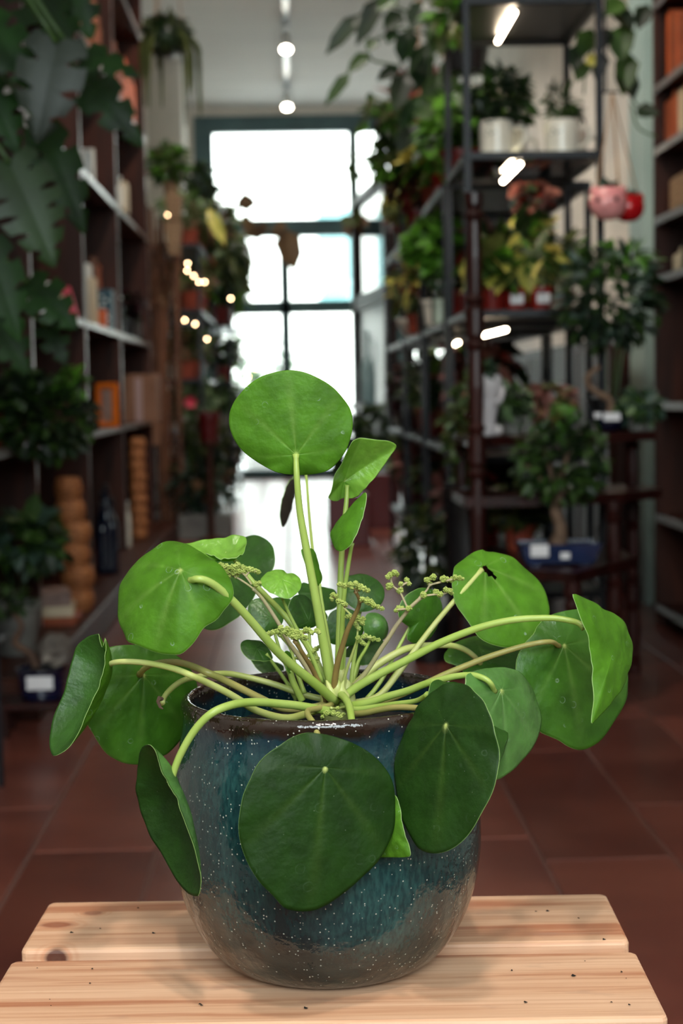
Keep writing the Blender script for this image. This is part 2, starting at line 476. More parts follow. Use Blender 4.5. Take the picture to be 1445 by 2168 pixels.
for (a, b, c, d) in ((xl1, xm0, zt1, zh), (xm1, xr0, zt1, zh), (xr1, X1, zt1, zh), (xl1, xd0, zr1, zt0), (xd1, xm0, zr1, zt0), (xm1, xr0, zr1, zt0),
                     (xr1, X1, zr1, zt0), (xl1, xd0, .10, zr0), (xd1, xm0, .10, zr0), (xm1, xr0, .62, zr0), (xr1, X1, .62, zr0)):
    MB().box(a, b, Y1 + .04, Y1 + .046, c, d).build('pane', 'pane_glass', win)

# outside: pavement and the pale building across the street
struct('ground', MB().box(-14, 14, Y1 + .13, 40, -.2, -.02), 'pavement')
bd = thing('building', 'pale sunlit building across the street seen through the shop door', 'building', (0, 33, 0))
MB().box(-12, 12, 0, 1, -.02, 7).build('wall', 'facade', bd)
for k in range(6):
    MB().box(-9 + k * 3.2, -7.6 + k * 3.2, -.05, .02, 2.6, 4.6).build('window', 'facade_glass', bd)

hedge = thing('street_shrub', 'dark shrub on the pavement outside the lower left door pane', 'plant', (-.35, 19.2, -.02))
MB().lathe([(1e-6, 0), (.22, 0), (.28, .45), (.24, .45), (1e-6, .4)], 16).build('tub', 'grey_pot', hedge)
# ceiling track with spots
def track(name, label, xa, ya, yb):
    t = thing(name, label, 'light track', (xa, ya, ZC))
    MB().cbox(-.025, .025, 0, yb - ya, -.035, 0, .003).build('rail', 'grey_metal', t)
    return t
def spot(label, x, y, tilt, lamp=None, side=0.0):
    s = thing('track_spotlight', label, 'lamp', (x, y, ZC - .03), 0, 'track spotlights')
    MB().cbox(-.02, .02, -.06, .06, -.03, 0, .003).build('adapter', 'white_metal', s)
    MB().tube([(0, 0, -.03), (0, 0, -.1)], .006).build('stem', 'white_metal', s)
    d = Vector((side, -sin(tilt), -cos(tilt))).normalized(); c = Vector((0, 0, -.12))
    MB().tube([c - d * .08, c + d * .08, c + d * .085], [.038, .048, .044], 16).build('housing', 'white_metal', s, True)
    MB().tube([c + d * .08, c + d * .088], [.042, .042], 16).build('lens', 'lamp_white', s)
    if lamp:
        l = bpy.data.lights.new('spot_light', 'SPOT'); l.energy = lamp[0]; l.color = (1, .91, .80); l.spot_size = R_(lamp[1]); l.spot_blend = .7
        l.shadow_soft_size = lamp[2]
        lo = bpy.data.objects.new('spot_light', l); COL.objects.link(lo); lo.parent = s
        lo.location = c + d * .10; lo.rotation_euler = d.to_track_quat('-Z', 'Y').to_euler()
    return s
tp = U(606, 150, 14.0)
track('lighting_track', 'ceiling track running towards the shop door', tp.x, 3.4, 16.4)
track('lighting_track', 'ceiling track above the wooden bench, nearest the camera', .05, -1.2, 3.2)
for (px, py, lab) in ((597, 92, 'lit track spotlight on the ceiling, nearer of the two'), (610, 216, 'lit track spotlight on the ceiling nearest the teal door frame')):
    # find the depth at which the lens sits 0.2 m under the ceiling
    g = G(px, py, ZC - .17)
    spot(lab, tp.x, g.y + .02, .55, (40, 70, .04))
spot('track spotlight above the bench shining on the potted plant', .05, -.35, -.33, (100, 50, .10))
ordw = ['first', 'second', 'third', 'fourth', 'fifth', 'sixth']
for k, yy in enumerate((4.0, 5.2, 6.4, 7.7, 9.1, 10.5)):  # extra unseen spots added to brighten the right wall and racks
    spot(f'ceiling spotlight turned to the right racks, {ordw[k]} from the camera', tp.x, yy - .3, -.5, (68, 80, .05), .55)
for k, yy in enumerate((5.4, 7.2, 9.0, 10.6)):  # extra unseen spots added to light the bookcase and left racks
    spot(f'ceiling spotlight turned to the left bookcase, {ordw[k]} from the camera', tp.x, yy, -.5, (66, 80, .05), -.45)
spot('track spotlight above the bench, behind the camera', .05, -1.0, -.48, (100, 50, .10))

# ------------------------------------------------------------------ wooden bench
TZ = .5065
def plank_mat(name, knots):
    m, nt, out = new_mat(name)
    p = nd(nt, 'ShaderNodeBsdfPrincipled'); p.inputs['Roughness'].default_value = .55
    tc = nd(nt, 'ShaderNodeTexCoord')
    mp = nd(nt, 'ShaderNodeMapping'); mp.inputs['Scale'].default_value = (1.6, 34, 34)
    nt.links.new(tc.outputs['Object'], mp.inputs[0])
    wob = nd(nt, 'ShaderNodeTexNoise'); wob.inputs['Scale'].default_value = 7
    nt.links.new(tc.outputs['Object'], wob.inputs['Vector'])
    # grain lines run along the plank
    sep = nd(nt, 'ShaderNodeSeparateXYZ'); nt.links.new(tc.outputs['Object'], sep.inputs[0])
    no = nd(nt, 'ShaderNodeTexNoise'); no.inputs['Scale'].default_value = 1.0; no.inputs['Detail'].default_value = 6; no.inputs['Roughness'].default_value = .6
    nt.links.new(mp.outputs[0], no.inputs['Vector'])
    mp2 = nd(nt, 'ShaderNodeMapping'); mp2.inputs['Scale'].default_value = (5, 190, 190)
    nt.links.new(tc.outputs['Object'], mp2.inputs[0])
    n2 = nd(nt, 'ShaderNodeTexNoise'); n2.inputs['Scale'].default_value = 1.0; n2.inputs['Detail'].default_value = 4
    nt.links.new(mp2.outputs[0], n2.inputs['Vector'])
    c = mixc(nt, mapr(nt, no.outputs[0], .42, .60), (*srgb(208, 158, 124), 1), (*srgb(222, 178, 146), 1))
    ln = mapr(nt, no.outputs[0], .38, .46, .9, 0)
    c = mixc(nt, ln, c, (*srgb(172, 106, 74), 1))
    c = mixc(nt, mapr(nt, n2.outputs[0], .34, .54, .6, 0), c, (*srgb(186, 128, 94), 1))
    big = nd(nt, 'ShaderNodeTexNoise'); big.inputs['Scale'].default_value = 9; big.inputs['Detail'].default_value = 2
    nt.links.new(tc.outputs['Object'], big.inputs['Vector'])
    c = mixc(nt, mapr(nt, big.outputs[0], .52, .75, 0, .35), c, (*srgb(190, 150, 126), 1))
    # grey smudges
    sm = nd(nt, 'ShaderNodeTexNoise'); sm.inputs['Scale'].default_value = 26; sm.inputs['Detail'].default_value = 5
    mp3 = nd(nt, 'ShaderNodeMapping'); mp3.inputs['Scale'].default_value = (.6, 1.6, 1)
    nt.links.new(tc.outputs['Object'], mp3.inputs[0]); nt.links.new(mp3.outputs[0], sm.inputs['Vector'])
    c = mixc(nt, mapr(nt, sm.outputs[0], .62, .78, 0, .5), c, (*srgb(150, 118, 104), 1))
    for (kx, ky, kz, rx, ry, colr) in knots:
        v = nd(nt, 'ShaderNodeVectorMath', operation='SUBTRACT'); nt.links.new(tc.outputs['Object'], v.inputs[0]); v.inputs[1].default_value = (kx, ky, kz)
        s = nd(nt, 'ShaderNodeVectorMath', operation='MULTIPLY'); nt.links.new(v.outputs[0], s.inputs[0]); s.inputs[1].default_value = (1 / rx, 1 / ry, 1 / ry)
        l = nd(nt, 'ShaderNodeVectorMath', operation='LENGTH'); nt.links.new(s.outputs[0], l.inputs[0])
        d = math_(nt, 'ADD', l.outputs['Value'], math_(nt, 'MULTIPLY', n2.outputs[0], .35))
        rings_ = mapr(nt, math_(nt, 'SINE', math_(nt, 'MULTIPLY', d, 13.0)), -1, 1, .25, 1)
        c = mixc(nt, math_(nt, 'MULTIPLY', mapr(nt, d, .8, 2.0, .7, 0), rings_), c, (*srgb(190, 122, 84), 1))
        c = mixc(nt, mapr(nt, d, .75, 1.05, .9, 0), c, (*colr, 1))
    nt.links.new(c, p.inputs['Base Color'])
    bp = nd(nt, 'ShaderNodeBump'); bp.inputs['Strength'].default_value = .25; bp.inputs['Distance'].default_value = .002
    nt.links.new(no.outputs[0], bp.inputs['Height']); nt.links.new(bp.outputs[0], p.inputs['Normal'])
    nt.links.new(p.outputs[0], out.inputs[0]); MATS[name] = m
BENCH_RZ = R_(-2.3)
bench = thing('wooden_bench', 'pale pine slatted bench under the teal flower pot', 'bench', (.0145, 1.105, 0), BENCH_RZ)
HX = .2175
BL = Vector((.0145, 1.105, 0))
def bench_local(p): return Matrix.Rotation(-BENCH_RZ, 3, 'Z') @ (p - BL)
k1 = bench_local(G(120, 1958, TZ)); k2 = bench_local(G(197, 1933, TZ)); k3 = bench_local(U(116, 2018, 1.122))
plank_mat('pine_rear', [(k1.x, k1.y, TZ, .016, .009, srgb(150, 88, 62)), (k2.x, k2.y, TZ, .010, .007, srgb(160, 104, 78)), (k3.x, .0145, TZ - .008, .011, .012, srgb(70, 26, 18))])
plank_mat('pine_front', [])
plank_mat('pine_dark', [])
def plank(name, x0, x1, y0, y1, z0, z1, m, rr=.006, n=4):
    # a board with rounded corners in plan and softly rounded top edges
    mb = MB()
    def loop(ins, z):
        pts = []
        r = rr
        for (cx_, cy_, a0) in ((x1 - r, y1 - r, 0), (x0 + r, y1 - r, 90), (x0 + r, y0 + r, 180), (x1 - r, y0 + r, 270)):
            for k in range(n + 1):
                a = R_(a0 + 90 * k / n); pts.append((cx_ + (r - ins) * cos(a), cy_ + (r - ins) * sin(a), z))
        return pts
    L = [loop(.002, z0), loop(0, z0 + .002), loop(0, z1 - .003), loop(.0008, z1 - .001), loop(.003, z1)]
    N = len(L[0]); vs = [p for l in L for p in l]; fs = []
    for i in range(len(L) - 1):
        for k in range(N): fs.append((i * N + k, i * N + (k + 1) % N, (i + 1) * N + (k + 1) % N, (i + 1) * N + k))
    fs.append(tuple(reversed(range(N)))); fs.append(tuple(range((len(L) - 1) * N, len(L) * N)))
    mb.add(vs, fs)
    return mb.build(name, m, bench)
plank('plank', -HX, HX, .0145, .124, TZ - .022, TZ, 'pine_rear')
plank('plank', -HX - .002, HX + .001, -.124, -.004, TZ - .022, TZ - .0006, 'pine_front')
for sx in (-1, 1):
    MB().cbox(sx * .17 - .02, sx * .17 + .02, -.12, .118, TZ - .062, TZ - .0225, .002).build('crossbar', 'pine_dark', bench)
    for sy in (-1, 1):
        MB().cbox(sx * .17 - .02, sx * .17 + .02, sy * .095 - .02, sy * .095 + .02, 0, TZ - .062, .002).build('leg', 'pine_dark', bench)
MB().cbox(-HX + .005, HX - .005, -.012, .022, TZ - .05, TZ - .0225, .002).build('apron', 'pine_dark', bench)
# crumbs of soil lying on the bench
crumbs = MB(); rc = random.Random(5)
for k in range(46):
    px, py = rc.uniform(30, 1390), rc.uniform(1915, 2135)
    if 380 < px < 1020 and py < 2105: continue
    if 2005 < py < 2035: continue
    g = G(px, py, TZ)
    r = rc.uniform(.0004, .0011)
    crumbs.add([(g.x + r * rc.uniform(.5, 2) * cos(a), g.y + r * rc.uniform(.6, 1.3) * sin(a), TZ + (.0002 if i < 5 else r)) for i, a in enumerate([0, 1.2, 2.5, 3.7, 5, 2.0])],
               [(0, 1, 5), (1, 2, 5), (2, 3, 5), (3, 4, 5), (4, 0, 5)])
tag(crumbs.build('soil_crumbs', 'soil'), 'dark crumbs of soil scattered over the pale pine bench', 'soil', kind='stuff')

# ------------------------------------------------------------------ glazed pot
PC = Vector((.0182, 1.10, TZ))
def pot_mat():
    m, nt, out = new_mat('teal_glaze')
    p = nd(nt, 'ShaderNodeBsdfPrincipled')
    p.inputs['Roughness'].default_value = .10; p.inputs['Specular IOR Level'].default_value = .65
    p.inputs['Coat Weight'].default_value = .15; p.inputs['Coat Roughness'].default_value = .04
    tc = nd(nt, 'ShaderNodeTexCoord'); sep = nd(nt, 'ShaderNodeSeparateXYZ'); nt.links.new(tc.outputs['Object'], sep.inputs[0])
    mp = nd(nt, 'ShaderNodeMapping'); mp.inputs['Scale'].default_value = (26, 26, 7); nt.links.new(tc.outputs['Object'], mp.inputs[0])
    n1 = nd(nt, 'ShaderNodeTexNoise'); n1.inputs['Scale'].default_value = 1; n1.inputs['Detail'].default_value = 6; nt.links.new(mp.outputs[0], n1.inputs['Vector'])
    mp2 = nd(nt, 'ShaderNodeMapping'); mp2.inputs['Scale'].default_value = (420, 420, 120); nt.links.new(tc.outputs['Object'], mp2.inputs[0])
    n2 = nd(nt, 'ShaderNodeTexNoise'); n2.inputs['Scale'].default_value = 1; n2.inputs['Detail'].default_value = 3; nt.links.new(mp2.outputs[0], n2.inputs['Vector'])
    c = mixc(nt, mapr(nt, n1.outputs[0], .32, .68), (*srgb(14, 40, 42), 1), (*srgb(46, 84, 82), 1))
    c = mixc(nt, mapr(nt, n2.outputs[0], .38, .62, 0, .55), c, (*srgb(10, 28, 36), 1))
    # bluer drip zone under the rim
    zz = math_(nt, 'ADD', sep.outputs[2], math_(nt, 'MULTIPLY', math_(nt, 'SUBTRACT', n1.outputs[0], .5), .03))
    c = mixc(nt, mapr(nt, zz, .150, .172, 0, .8), c, (*srgb(13, 38, 52), 1))
    c = mixc(nt, mapr(nt, zz, .1735, .179, 0, .95), c, (*srgb(40, 25, 17), 1))
    # darker brown-green foot
    zf = math_(nt, 'ADD', sep.outputs[2], math_(nt, 'MULTIPLY', math_(nt, 'SUBTRACT', n1.outputs[0], .5), .05))
    c = mixc(nt, mapr(nt, zf, .052, .03, 0, .6), c, (*srgb(34, 36, 32), 1))
    # pale specks in the glaze
    vo = nd(nt, 'ShaderNodeTexVoronoi'); vo.inputs['Scale'].default_value = 560; nt.links.new(tc.outputs['Object'], vo.inputs['Vector'])
    se = nd(nt, 'ShaderNodeSeparateColor'); nt.links.new(vo.outputs['Color'], se.inputs[0])
    sp = math_(nt, 'MULTIPLY', mapr(nt, vo.outputs['Distance'], .22, .34, 1, 0), math_(nt, 'GREATER_THAN', se.outputs[0], .90))
    c = mixc(nt, math_(nt, 'MULTIPLY', sp, .75), c, (*srgb(205, 205, 190), 1))
    nt.links.new(c, p.inputs['Base Color'])
    n3 = nd(nt, 'ShaderNodeTexNoise'); n3.inputs['Scale'].default_value = 130; n3.inputs['Detail'].default_value = 3; nt.links.new(tc.outputs['Object'], n3.inputs['Vector'])
    hsum = math_(nt, 'ADD', math_(nt, 'MULTIPLY', n3.outputs[0], 1.0), math_(nt, 'MULTIPLY', sp, .12))
    bp = nd(nt, 'ShaderNodeBump'); bp.inputs['Strength'].default_value = .35; bp.inputs['Distance'].default_value = .0026
    nt.links.new(hsum, bp.inputs['Height'])
    nt.links.new(bp.outputs[0], p.inputs['Normal']); nt.links.new(bp.outputs[0], p.inputs['Coat Normal'])
    nt.links.new(p.outputs[0], out.inputs[0]); MATS['teal_glaze'] = m
    return m
pot_mat()
pot = thing('flower_pot', 'round teal glazed ceramic pot with brown rim on the pine bench', 'flower pot', PC)
prof = [(.060, .0), (.066, .0006), (.0725, .0035), (.0800, .0095), (.0870, .018), (.0930, .028), (.0985, .040), (.1025, .053), (.1052, .066), (.1068, .080), (.1069, .095), (.1060, .110),
        (.1046, .124), (.1030, .138), (.1012, .150), (.0992, .161), (.0980, .168), (.0980, .174), (.0990, .1785), (.0990, .1822), (.0975, .1850), (.0948, .1862), (.0922, .1850),
        (.0908, .1815), (.0905, .174), (.0915, .160), (.0920, .146)]
def dense(pr, k=3):
    v = [Vector((r, 0, z)) for r, z in pr]; s = smooth_path(v, k); return [(max(p.x, 1e-6), p.z) for p in s]
MB().lathe(dense(prof), 96).build('pot_body', 'teal_glaze', pot, True)
sm = MB(); rs = random.Random(4); rings_n = 14; nn = 48
vs = [(0, 0, .158)]; fs = []
for i in range(1, rings_n + 1):
    for k in range(nn):
        a = 2 * pi * k / nn; r = .0935 * i / rings_n
        vs.append((r * cos(a), r * sin(a), .158 + rs.uniform(-.0022, .0022) - (.004 if i == rings_n else 0)))
for k in range(nn): fs.append((0, 1 + k, 1 + (k + 1) % nn))
for i in range(rings_n - 1):
    for k in range(nn):
        a = 1 + i * nn + k; b = 1 + i * nn + (k + 1) % nn; fs.append((a, a + nn, b + nn, b))
sm.add(vs, fs); sm.build('soil', 'soil', pot)

# ------------------------------------------------------------------ the pilea
CR = U(716, 1478, 1.10)           # crown
pilea = thing('pilea_plant', 'pilea with round coin-shaped green leaves growing in the teal pot', 'plant', CR)
def crop(x0, y0, s):
    return lambda pts: [(x0 + s * x, y0 + s * y) for (x, y) in pts]
K7 = crop(480, 760, .263); K6 = crop(400, 1050, .346); K8 = crop(80, 1100, .3322); R1 = crop(800, 1120, .4152)
B2 = crop(260, 1400, .3737); B3 = crop(480, 1400, .4429); C5 = crop(420, 1120, .2491); C6 = crop(680, 1180, .22145)
PX = lambda pts: list(pts)
def in_poly(p, poly):
    x, y = p; c = False; j = len(poly) - 1
    for i in range(len(poly)):
        xi, yi = poly[i]; xj, yj = poly[j]
        if (yi > y) != (yj > y) and x < (xj - xi) * (y - yi) / (yj - yi) + xi: c = not c
        j = i
    return c
def proj(p):
    c = RW.transposed() @ (p - CAM); return (CX + F * c.x / -c.z, CY - F * c.y / -c.z)
def pilea_leaf(outline, center, Y, side, s=1, bowl=0.0, tilt=None, veins=None, hole=None, wav=.0012, seed=0, dot=0.0, other='pilea_mid', maxt=64, label=None, up_vein=None, fold=0.0):
    rr_ = random.Random(seed * 13 + 1)
    N, M = 108, 14
    cx_ = sum(p[0] for p in outline) / len(outline); cy_ = sum(p[1] for p in outline) / len(outline)
    if center is None: center = (cx_, cy_)
    # area-weighted moments of the outline give the tilt of the round blade
    A = 0; sx = sy = sxx = syy = sxy = 0
    for i in range(len(outline)):
        (xa, ya), (xb, yb) = outline[i], outline[(i + 1) % len(outline)]
        cr = xa * yb - xb * ya; A += cr
        sx += (xa + xb) * cr; sy += (ya + yb) * cr
    A /= 2; gx, gy = sx / (6 * A), sy / (6 * A)
    for i in range(len(outline)):
        (xa, ya), (xb, yb) = outline[i], outline[(i + 1) % len(outline)]
        xa -= gx; xb -= gx; ya -= gy; yb -= gy
        cr = xa * yb - xb * ya
        sxx += (xa * xa + xa * xb + xb * xb) * cr; syy += (ya * ya + ya * yb + yb * yb) * cr
        sxy += (xa * yb + 2 * xa * ya + 2 * xb * yb + xb * ya) * cr / 2
    sxx, syy, sxy = (v / (12 * A) for v in (sxx, syy, sxy))
    th = .5 * math.atan2(2 * sxy, sxx - syy)
    l1 = (sxx + syy) / 2 + math.sqrt(((sxx - syy) / 2) ** 2 + sxy ** 2); l2 = (sxx + syy) / 2 - math.sqrt(((sxx - syy) / 2) ** 2 + sxy ** 2)
    mx, my = -sin(th), cos(th)            # minor axis in pixels, y down
    my = -my                              # to y up
    if (abs(mx) > abs(my) and mx < 0) or (abs(mx) <= abs(my) and my < 0): mx, my = -mx, -my
    if tilt is None: tilt = min(maxt, math.degrees(math.acos(max(.2, math.sqrt(l2 / l1)))))
    t = R_(tilt)
    Av = U(center[0], center[1], Y)
    v = (CAM - Av).normalized()
    Md = (RW @ Vector((mx, my, 0))); Md = (Md - Md.dot(v) * v).normalized()
    n = (v * cos(t) + Md * (s * sin(t))).normalized()
    def hit(px, py):
        d = ray(px, py); return CAM + d * ((Av - CAM).dot(n) / d.dot(n))
    # resample the outline by angle around the centre
    ol = []
    closed = [Vector((p[0], p[1], 0)) for p in outline]
    sm_ = []
    L = len(closed)
    for i in range(L):
        a, b, c, d = closed[i - 1], closed[i], closed[(i + 1) % L], closed[(i + 2) % L]
        for j in range(6):
            q = j / 6
            sm_.append(.5 * ((2 * b) + (c - a) * q + (2 * a - 5 * b + 4 * c - d) * q * q + (3 * b - a - 3 * c + d) * q ** 3))
    cum = [0]
    for i in range(len(sm_)): cum.append(cum[-1] + (sm_[(i + 1) % len(sm_)] - sm_[i]).length)
    tot = cum[-1]
    for k in range(N):
        u = tot * k / N
        i = 0
        lo, hi = 0, len(cum) - 1
        while hi - lo > 1:
            md = (lo + hi) // 2
            if cum[md] <= u: lo = md
            else: hi = md
        f = (u - cum[lo]) / max(1e-9, cum[lo + 1] - cum[lo])
        ol.append(sm_[lo].lerp(sm_[(lo + 1) % len(sm_)], f))
    rim = [hit(p.x, p.y) for p in ol]
    C = Av
    # local frame for uv
    e1 = (Vector((0, 0, 1)) - n * n.z)
    e1 = e1.normalized() if e1.length > .05 else Vector((1, 0, 0))
    e2 = n.cross(e1)
    R0 = sum((p - C).length for p in rim) / N
    ang = [math.atan2((p - C).dot(e2), (p - C).dot(e1)) for p in rim]
    # main veins: towards the far side of the blade and fanned beside it
    if up_vein is None:
        kmax = max(range(N), key=lambda k: (rim[k] - C).length); a0 = ang[kmax]
    else:
        vp = hit(*up_vein); a0 = math.atan2((vp - C).dot(e2), (vp - C).dot(e1))
    va = [a0 + R_(x) for x in (veins if veins is not None else (0, 42, -42, 88, -88, 140, -140))]
    vst = [1, .8, .8, .5, .5, .3, .3]
    ph = [rr_.uniform(0, 6.28) for _ in range(4)]
    wav = wav * min(1.2, (R0 / .042) ** 1.3)
    vs = []; vein = []; dots = []; uvs = []
    th_ = .0009
    def z_of(k, f):
        z = bowl * (1 - f * f)
        z += wav * f ** 3 * (sin(3 * ang[k] + ph[0]) + .6 * sin(7 * ang[k] + ph[1]) + .35 * sin(13 * ang[k] + ph[2]))
        z += fold * abs(sin(ang[k] - a0)) * f
        return z
    rows = [0.0, .02, .045, .08, .13, .19, .26, .34, .43, .53, .63, .73, .83, .92, .97, 1.0]
    M = len(rows) - 1
    for sgn in (1, -1):
        for i, f in enumerate(rows):
            for k in range(N):
                p = C.lerp(rim[k], f)
                vi = 0
                for a, st in zip(va, vst):
                    da = abs((ang[k] - a + pi) % (2 * pi) - pi)
                    wdt = .05 * (1 - .55 * f) + .035
                    curve = math.exp(-(da / wdt) ** 2) if f > .03 else 0
                    vi = max(vi, st * curve * (1 - f) ** .6)
                zz = z_of(k, f) + (.0004 * vi * -sgn if sgn > 0 else 0)
                edge = th_ * (.5 if f < .97 else .28)
                vs.append(p + n * (zz + sgn * edge) - CR)
                vein.append(vi)
                dots.append(max(0, 1 - f / dot) * .95 if dot > 0 else 0)
                uvs.append(((p - C).dot(e1) / R0, (p - C).dot(e2) / R0))
    S = (M + 1) * N
    fs = []; mi = []
    for sgn, base in ((1, 0), (-1, S)):
        for i in range(M):
            for k in range(N):
                k2 = (k + 1) % N
                a, b, c, d = base + i * N + k, base + (i + 1) * N + k, base + (i + 1) * N + k2, base + i * N + k2
                f = (a, b, c, d)
                if i == 0: f = (a, b, c)
                if hole:
                    q = (vs[a] + vs[b] + vs[c] + vs[d]) / 4 + CR
                    if in_poly(proj(q), hole): continue
                fs.append(f); mi.append(0 if sgn > 0 else 1)
    for k in range(N):
        k2 = (k + 1) % N
        fs.append((M * N + k, S + M * N + k, S + M * N + k2, M * N + k2)); mi.append(2)
    me = bpy.data.meshes.new('leaf'); me.from_pydata(vs, [], fs)
    # make the camera-facing skin point along +n
    me.update()
    if me.polygons[N * 3].normal.dot(n) < 0:
        me.flip_normals()
    for mname in (side, other, 'pilea_edge'): me.materials.append(MATS[mname])
    me.polygons.foreach_set('material_index', mi); me.polygons.foreach_set('use_smooth', [True] * len(fs))
    me.attributes.new('vein', 'FLOAT', 'POINT').data.foreach_set('value', vein)
    me.attributes.new('dot', 'FLOAT', 'POINT').data.foreach_set('value', dots)
    uvl = me.uv_layers.new(name='UVMap')
    for lp in me.loops: uvl.data[lp.index].uv = uvs[lp.vertex_index]
    me.update()
    o = link('leaf', me, pilea)
    if label: o['label'] = label
    return C + n * bowl

def stalk(pts, Y0_, Y1_, r0=.0017, r1=.0026, m='pilea_stalk', mid=None, name='stalk', pw=1.0, lift=0.0):
    n = len(pts); P3 = []
    for i, (x, y) in enumerate(pts):
        t = i / (n - 1)
        Yv = lerp(Y0_, Y1_, t ** pw) if mid is None else (lerp(Y0_, mid, t * 2) if t < .5 else lerp(mid, Y1_, t * 2 - 1))
        Yv -= lift * min(1.0, t * 7) * (1 - t)
        P3.append(U(x, y, Yv) - CR)
    sp = smooth_path(P3, 5)
    k = len(sp) - 1
    rad = [lerp(r0, r1, i / k) for i in range(k + 1)]
    rad[0] *= 1.35; rad[-1] *= 1.15
    return MB().tube(sp, rad, 10).build(name, m, pilea, True)

CRN = (716, 1478)
# tall upright leaf
pilea_leaf(K7([(500, 90), (620, 105), (740, 155), (850, 225), (930, 310), (985, 390), (1010, 470), (1010, 560), (990, 650), (960, 730), (900, 820), (830, 885), (740, 920), (640, 935), (540, 932), (440, 920),
               (330, 880), (220, 815), (120, 735), (55, 640), (20, 540), (20, 440), (55, 350), (110, 275), (190, 195), (290, 135), (390, 105)]), K7([(560, 765)])[0], 1.085, 'pilea_under', s=-1, tilt=6, bowl=.004, seed=1,
           dot=.05, up_vein=K7([(490, 90)])[0], other='pilea_mid', label='largest upright leaf at the top of the plant')
stalk([(626, 962), (628, 1010), (634, 1080), (646, 1150), (661, 1230), (676, 1310), (690, 1390), (702, 1450), (708, 1482)], 1.0805, 1.095, .0018, .0040, lift=.006)
# cupped leaf right of it
pilea_leaf(K7([(975, 690), (1010, 650), (1080, 640), (1190, 632), (1270, 632), (1322, 655), (1310, 690), (1270, 740), (1210, 820), (1140, 905), (1070, 965), (1020, 1035), (985, 1090), (910, 1112), (840, 1105), (780, 1080),
               (765, 1050), (790, 960), (808, 900), (850, 850), (910, 780)]), K7([(965, 1005)])[0], 1.12, 'pilea_new', s=1, bowl=-.004, seed=2, dot=.07, fold=.010, other='pilea_under', up_vein=K7([(1060, 700)])[0], maxt=45)
stalk([(734, 1028), (733, 1060), (726, 1130), (721, 1210), (719, 1300), (716, 1400), (712, 1470)], 1.12, 1.10, .0014, .0028)
# narrow young leaf
pilea_leaf(K7([(1115, 1075), (1128, 1120), (1110, 1210), (1070, 1330), (1035, 1430), (1010, 1485), (960, 1530), (905, 1548), (865, 1520), (840, 1450), (838, 1400), (870, 1340), (930, 1260), (1000, 1180), (1070, 1110)]),
           None, 1.08, 'pilea_under', s=-1, bowl=.003, seed=3, veins=(), maxt=55, other='pilea_new')
stalk([(745, 1150), (738, 1190), (728, 1260), (724, 1330), (722, 1400), (719, 1470)], 1.082, 1.10, .0012, .0022)
# small leaf behind the tall stalk
pilea_leaf(K6([(725, 318), (760, 330), (785, 390), (800, 450), (812, 490), (808, 525), (790, 548), (760, 545), (735, 500), (710, 420), (690, 350), (690, 325)]), None, 1.12, 'pilea_under', s=1, bowl=.002, seed=4, veins=(), maxt=50)
stalk([(676, 1236), (682, 1280), (694, 1350), (704, 1420), (710, 1470)], 1.12, 1.11, .0010, .0016)
# dark leaf left, behind
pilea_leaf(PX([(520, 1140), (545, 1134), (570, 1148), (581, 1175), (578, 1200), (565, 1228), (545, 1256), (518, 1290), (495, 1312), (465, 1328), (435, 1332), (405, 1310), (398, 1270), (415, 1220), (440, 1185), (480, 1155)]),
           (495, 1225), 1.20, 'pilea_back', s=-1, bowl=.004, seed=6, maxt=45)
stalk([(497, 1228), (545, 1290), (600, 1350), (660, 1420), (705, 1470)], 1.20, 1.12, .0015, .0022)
# curled glossy leaf on top of the left group
pilea_leaf(K8([(875, 215), (885, 180), (920, 155), (980, 138), (1060, 125), (1160, 115), (1260, 110), (1315, 115), (1330, 135), (1320, 180), (1300, 220), (1270, 245), (1200, 252), (1150, 240), (1100, 226), (1060, 224),
               (1000, 252), (930, 262), (885, 247)]), K8([(1188, 205)])[0], 1.10, 'pilea_new', s=1, bowl=-.006, seed=7, maxt=60, wav=.0022, other='pilea_under', dot=.06)
stalk([(476, 1172), (497, 1186), (527, 1222), (542, 1240), (565, 1264), (594, 1294), (619, 1324), (644, 1357), (664, 1389), (684, 1432), (705, 1478)], 1.11, 1.10, .0015, .0026)
# big leaf left
pilea_leaf(K8([(890, 140), (830, 152), (740, 195), (650, 250), (580, 310), (545, 370), (520, 430), (505, 510), (500, 590), (515, 660), (545, 720), (575, 780), (640, 810), (740, 845), (830, 862), (905, 862), (960, 820), (1010, 765),
               (1060, 690), (1110, 640), (1170, 580), (1220, 530), (1250, 480), (1245, 430), (1220, 370), (1180, 310), (1110, 250), (1040, 205), (960, 160)]), K8([(970, 390)])[0], 1.035, 'pilea_under', s=1, bowl=.016, seed=8,
           dot=.06, up_vein=K8([(760, 830)])[0], wav=.002)
stalk([(404, 1229), (416, 1226), (436, 1229), (462, 1245), (500, 1280), (540, 1325), (580, 1372), (620, 1410), (670, 1450), (708, 1484)], 1.019, 1.085, .0022, .0034, pw=2.2, lift=.012)
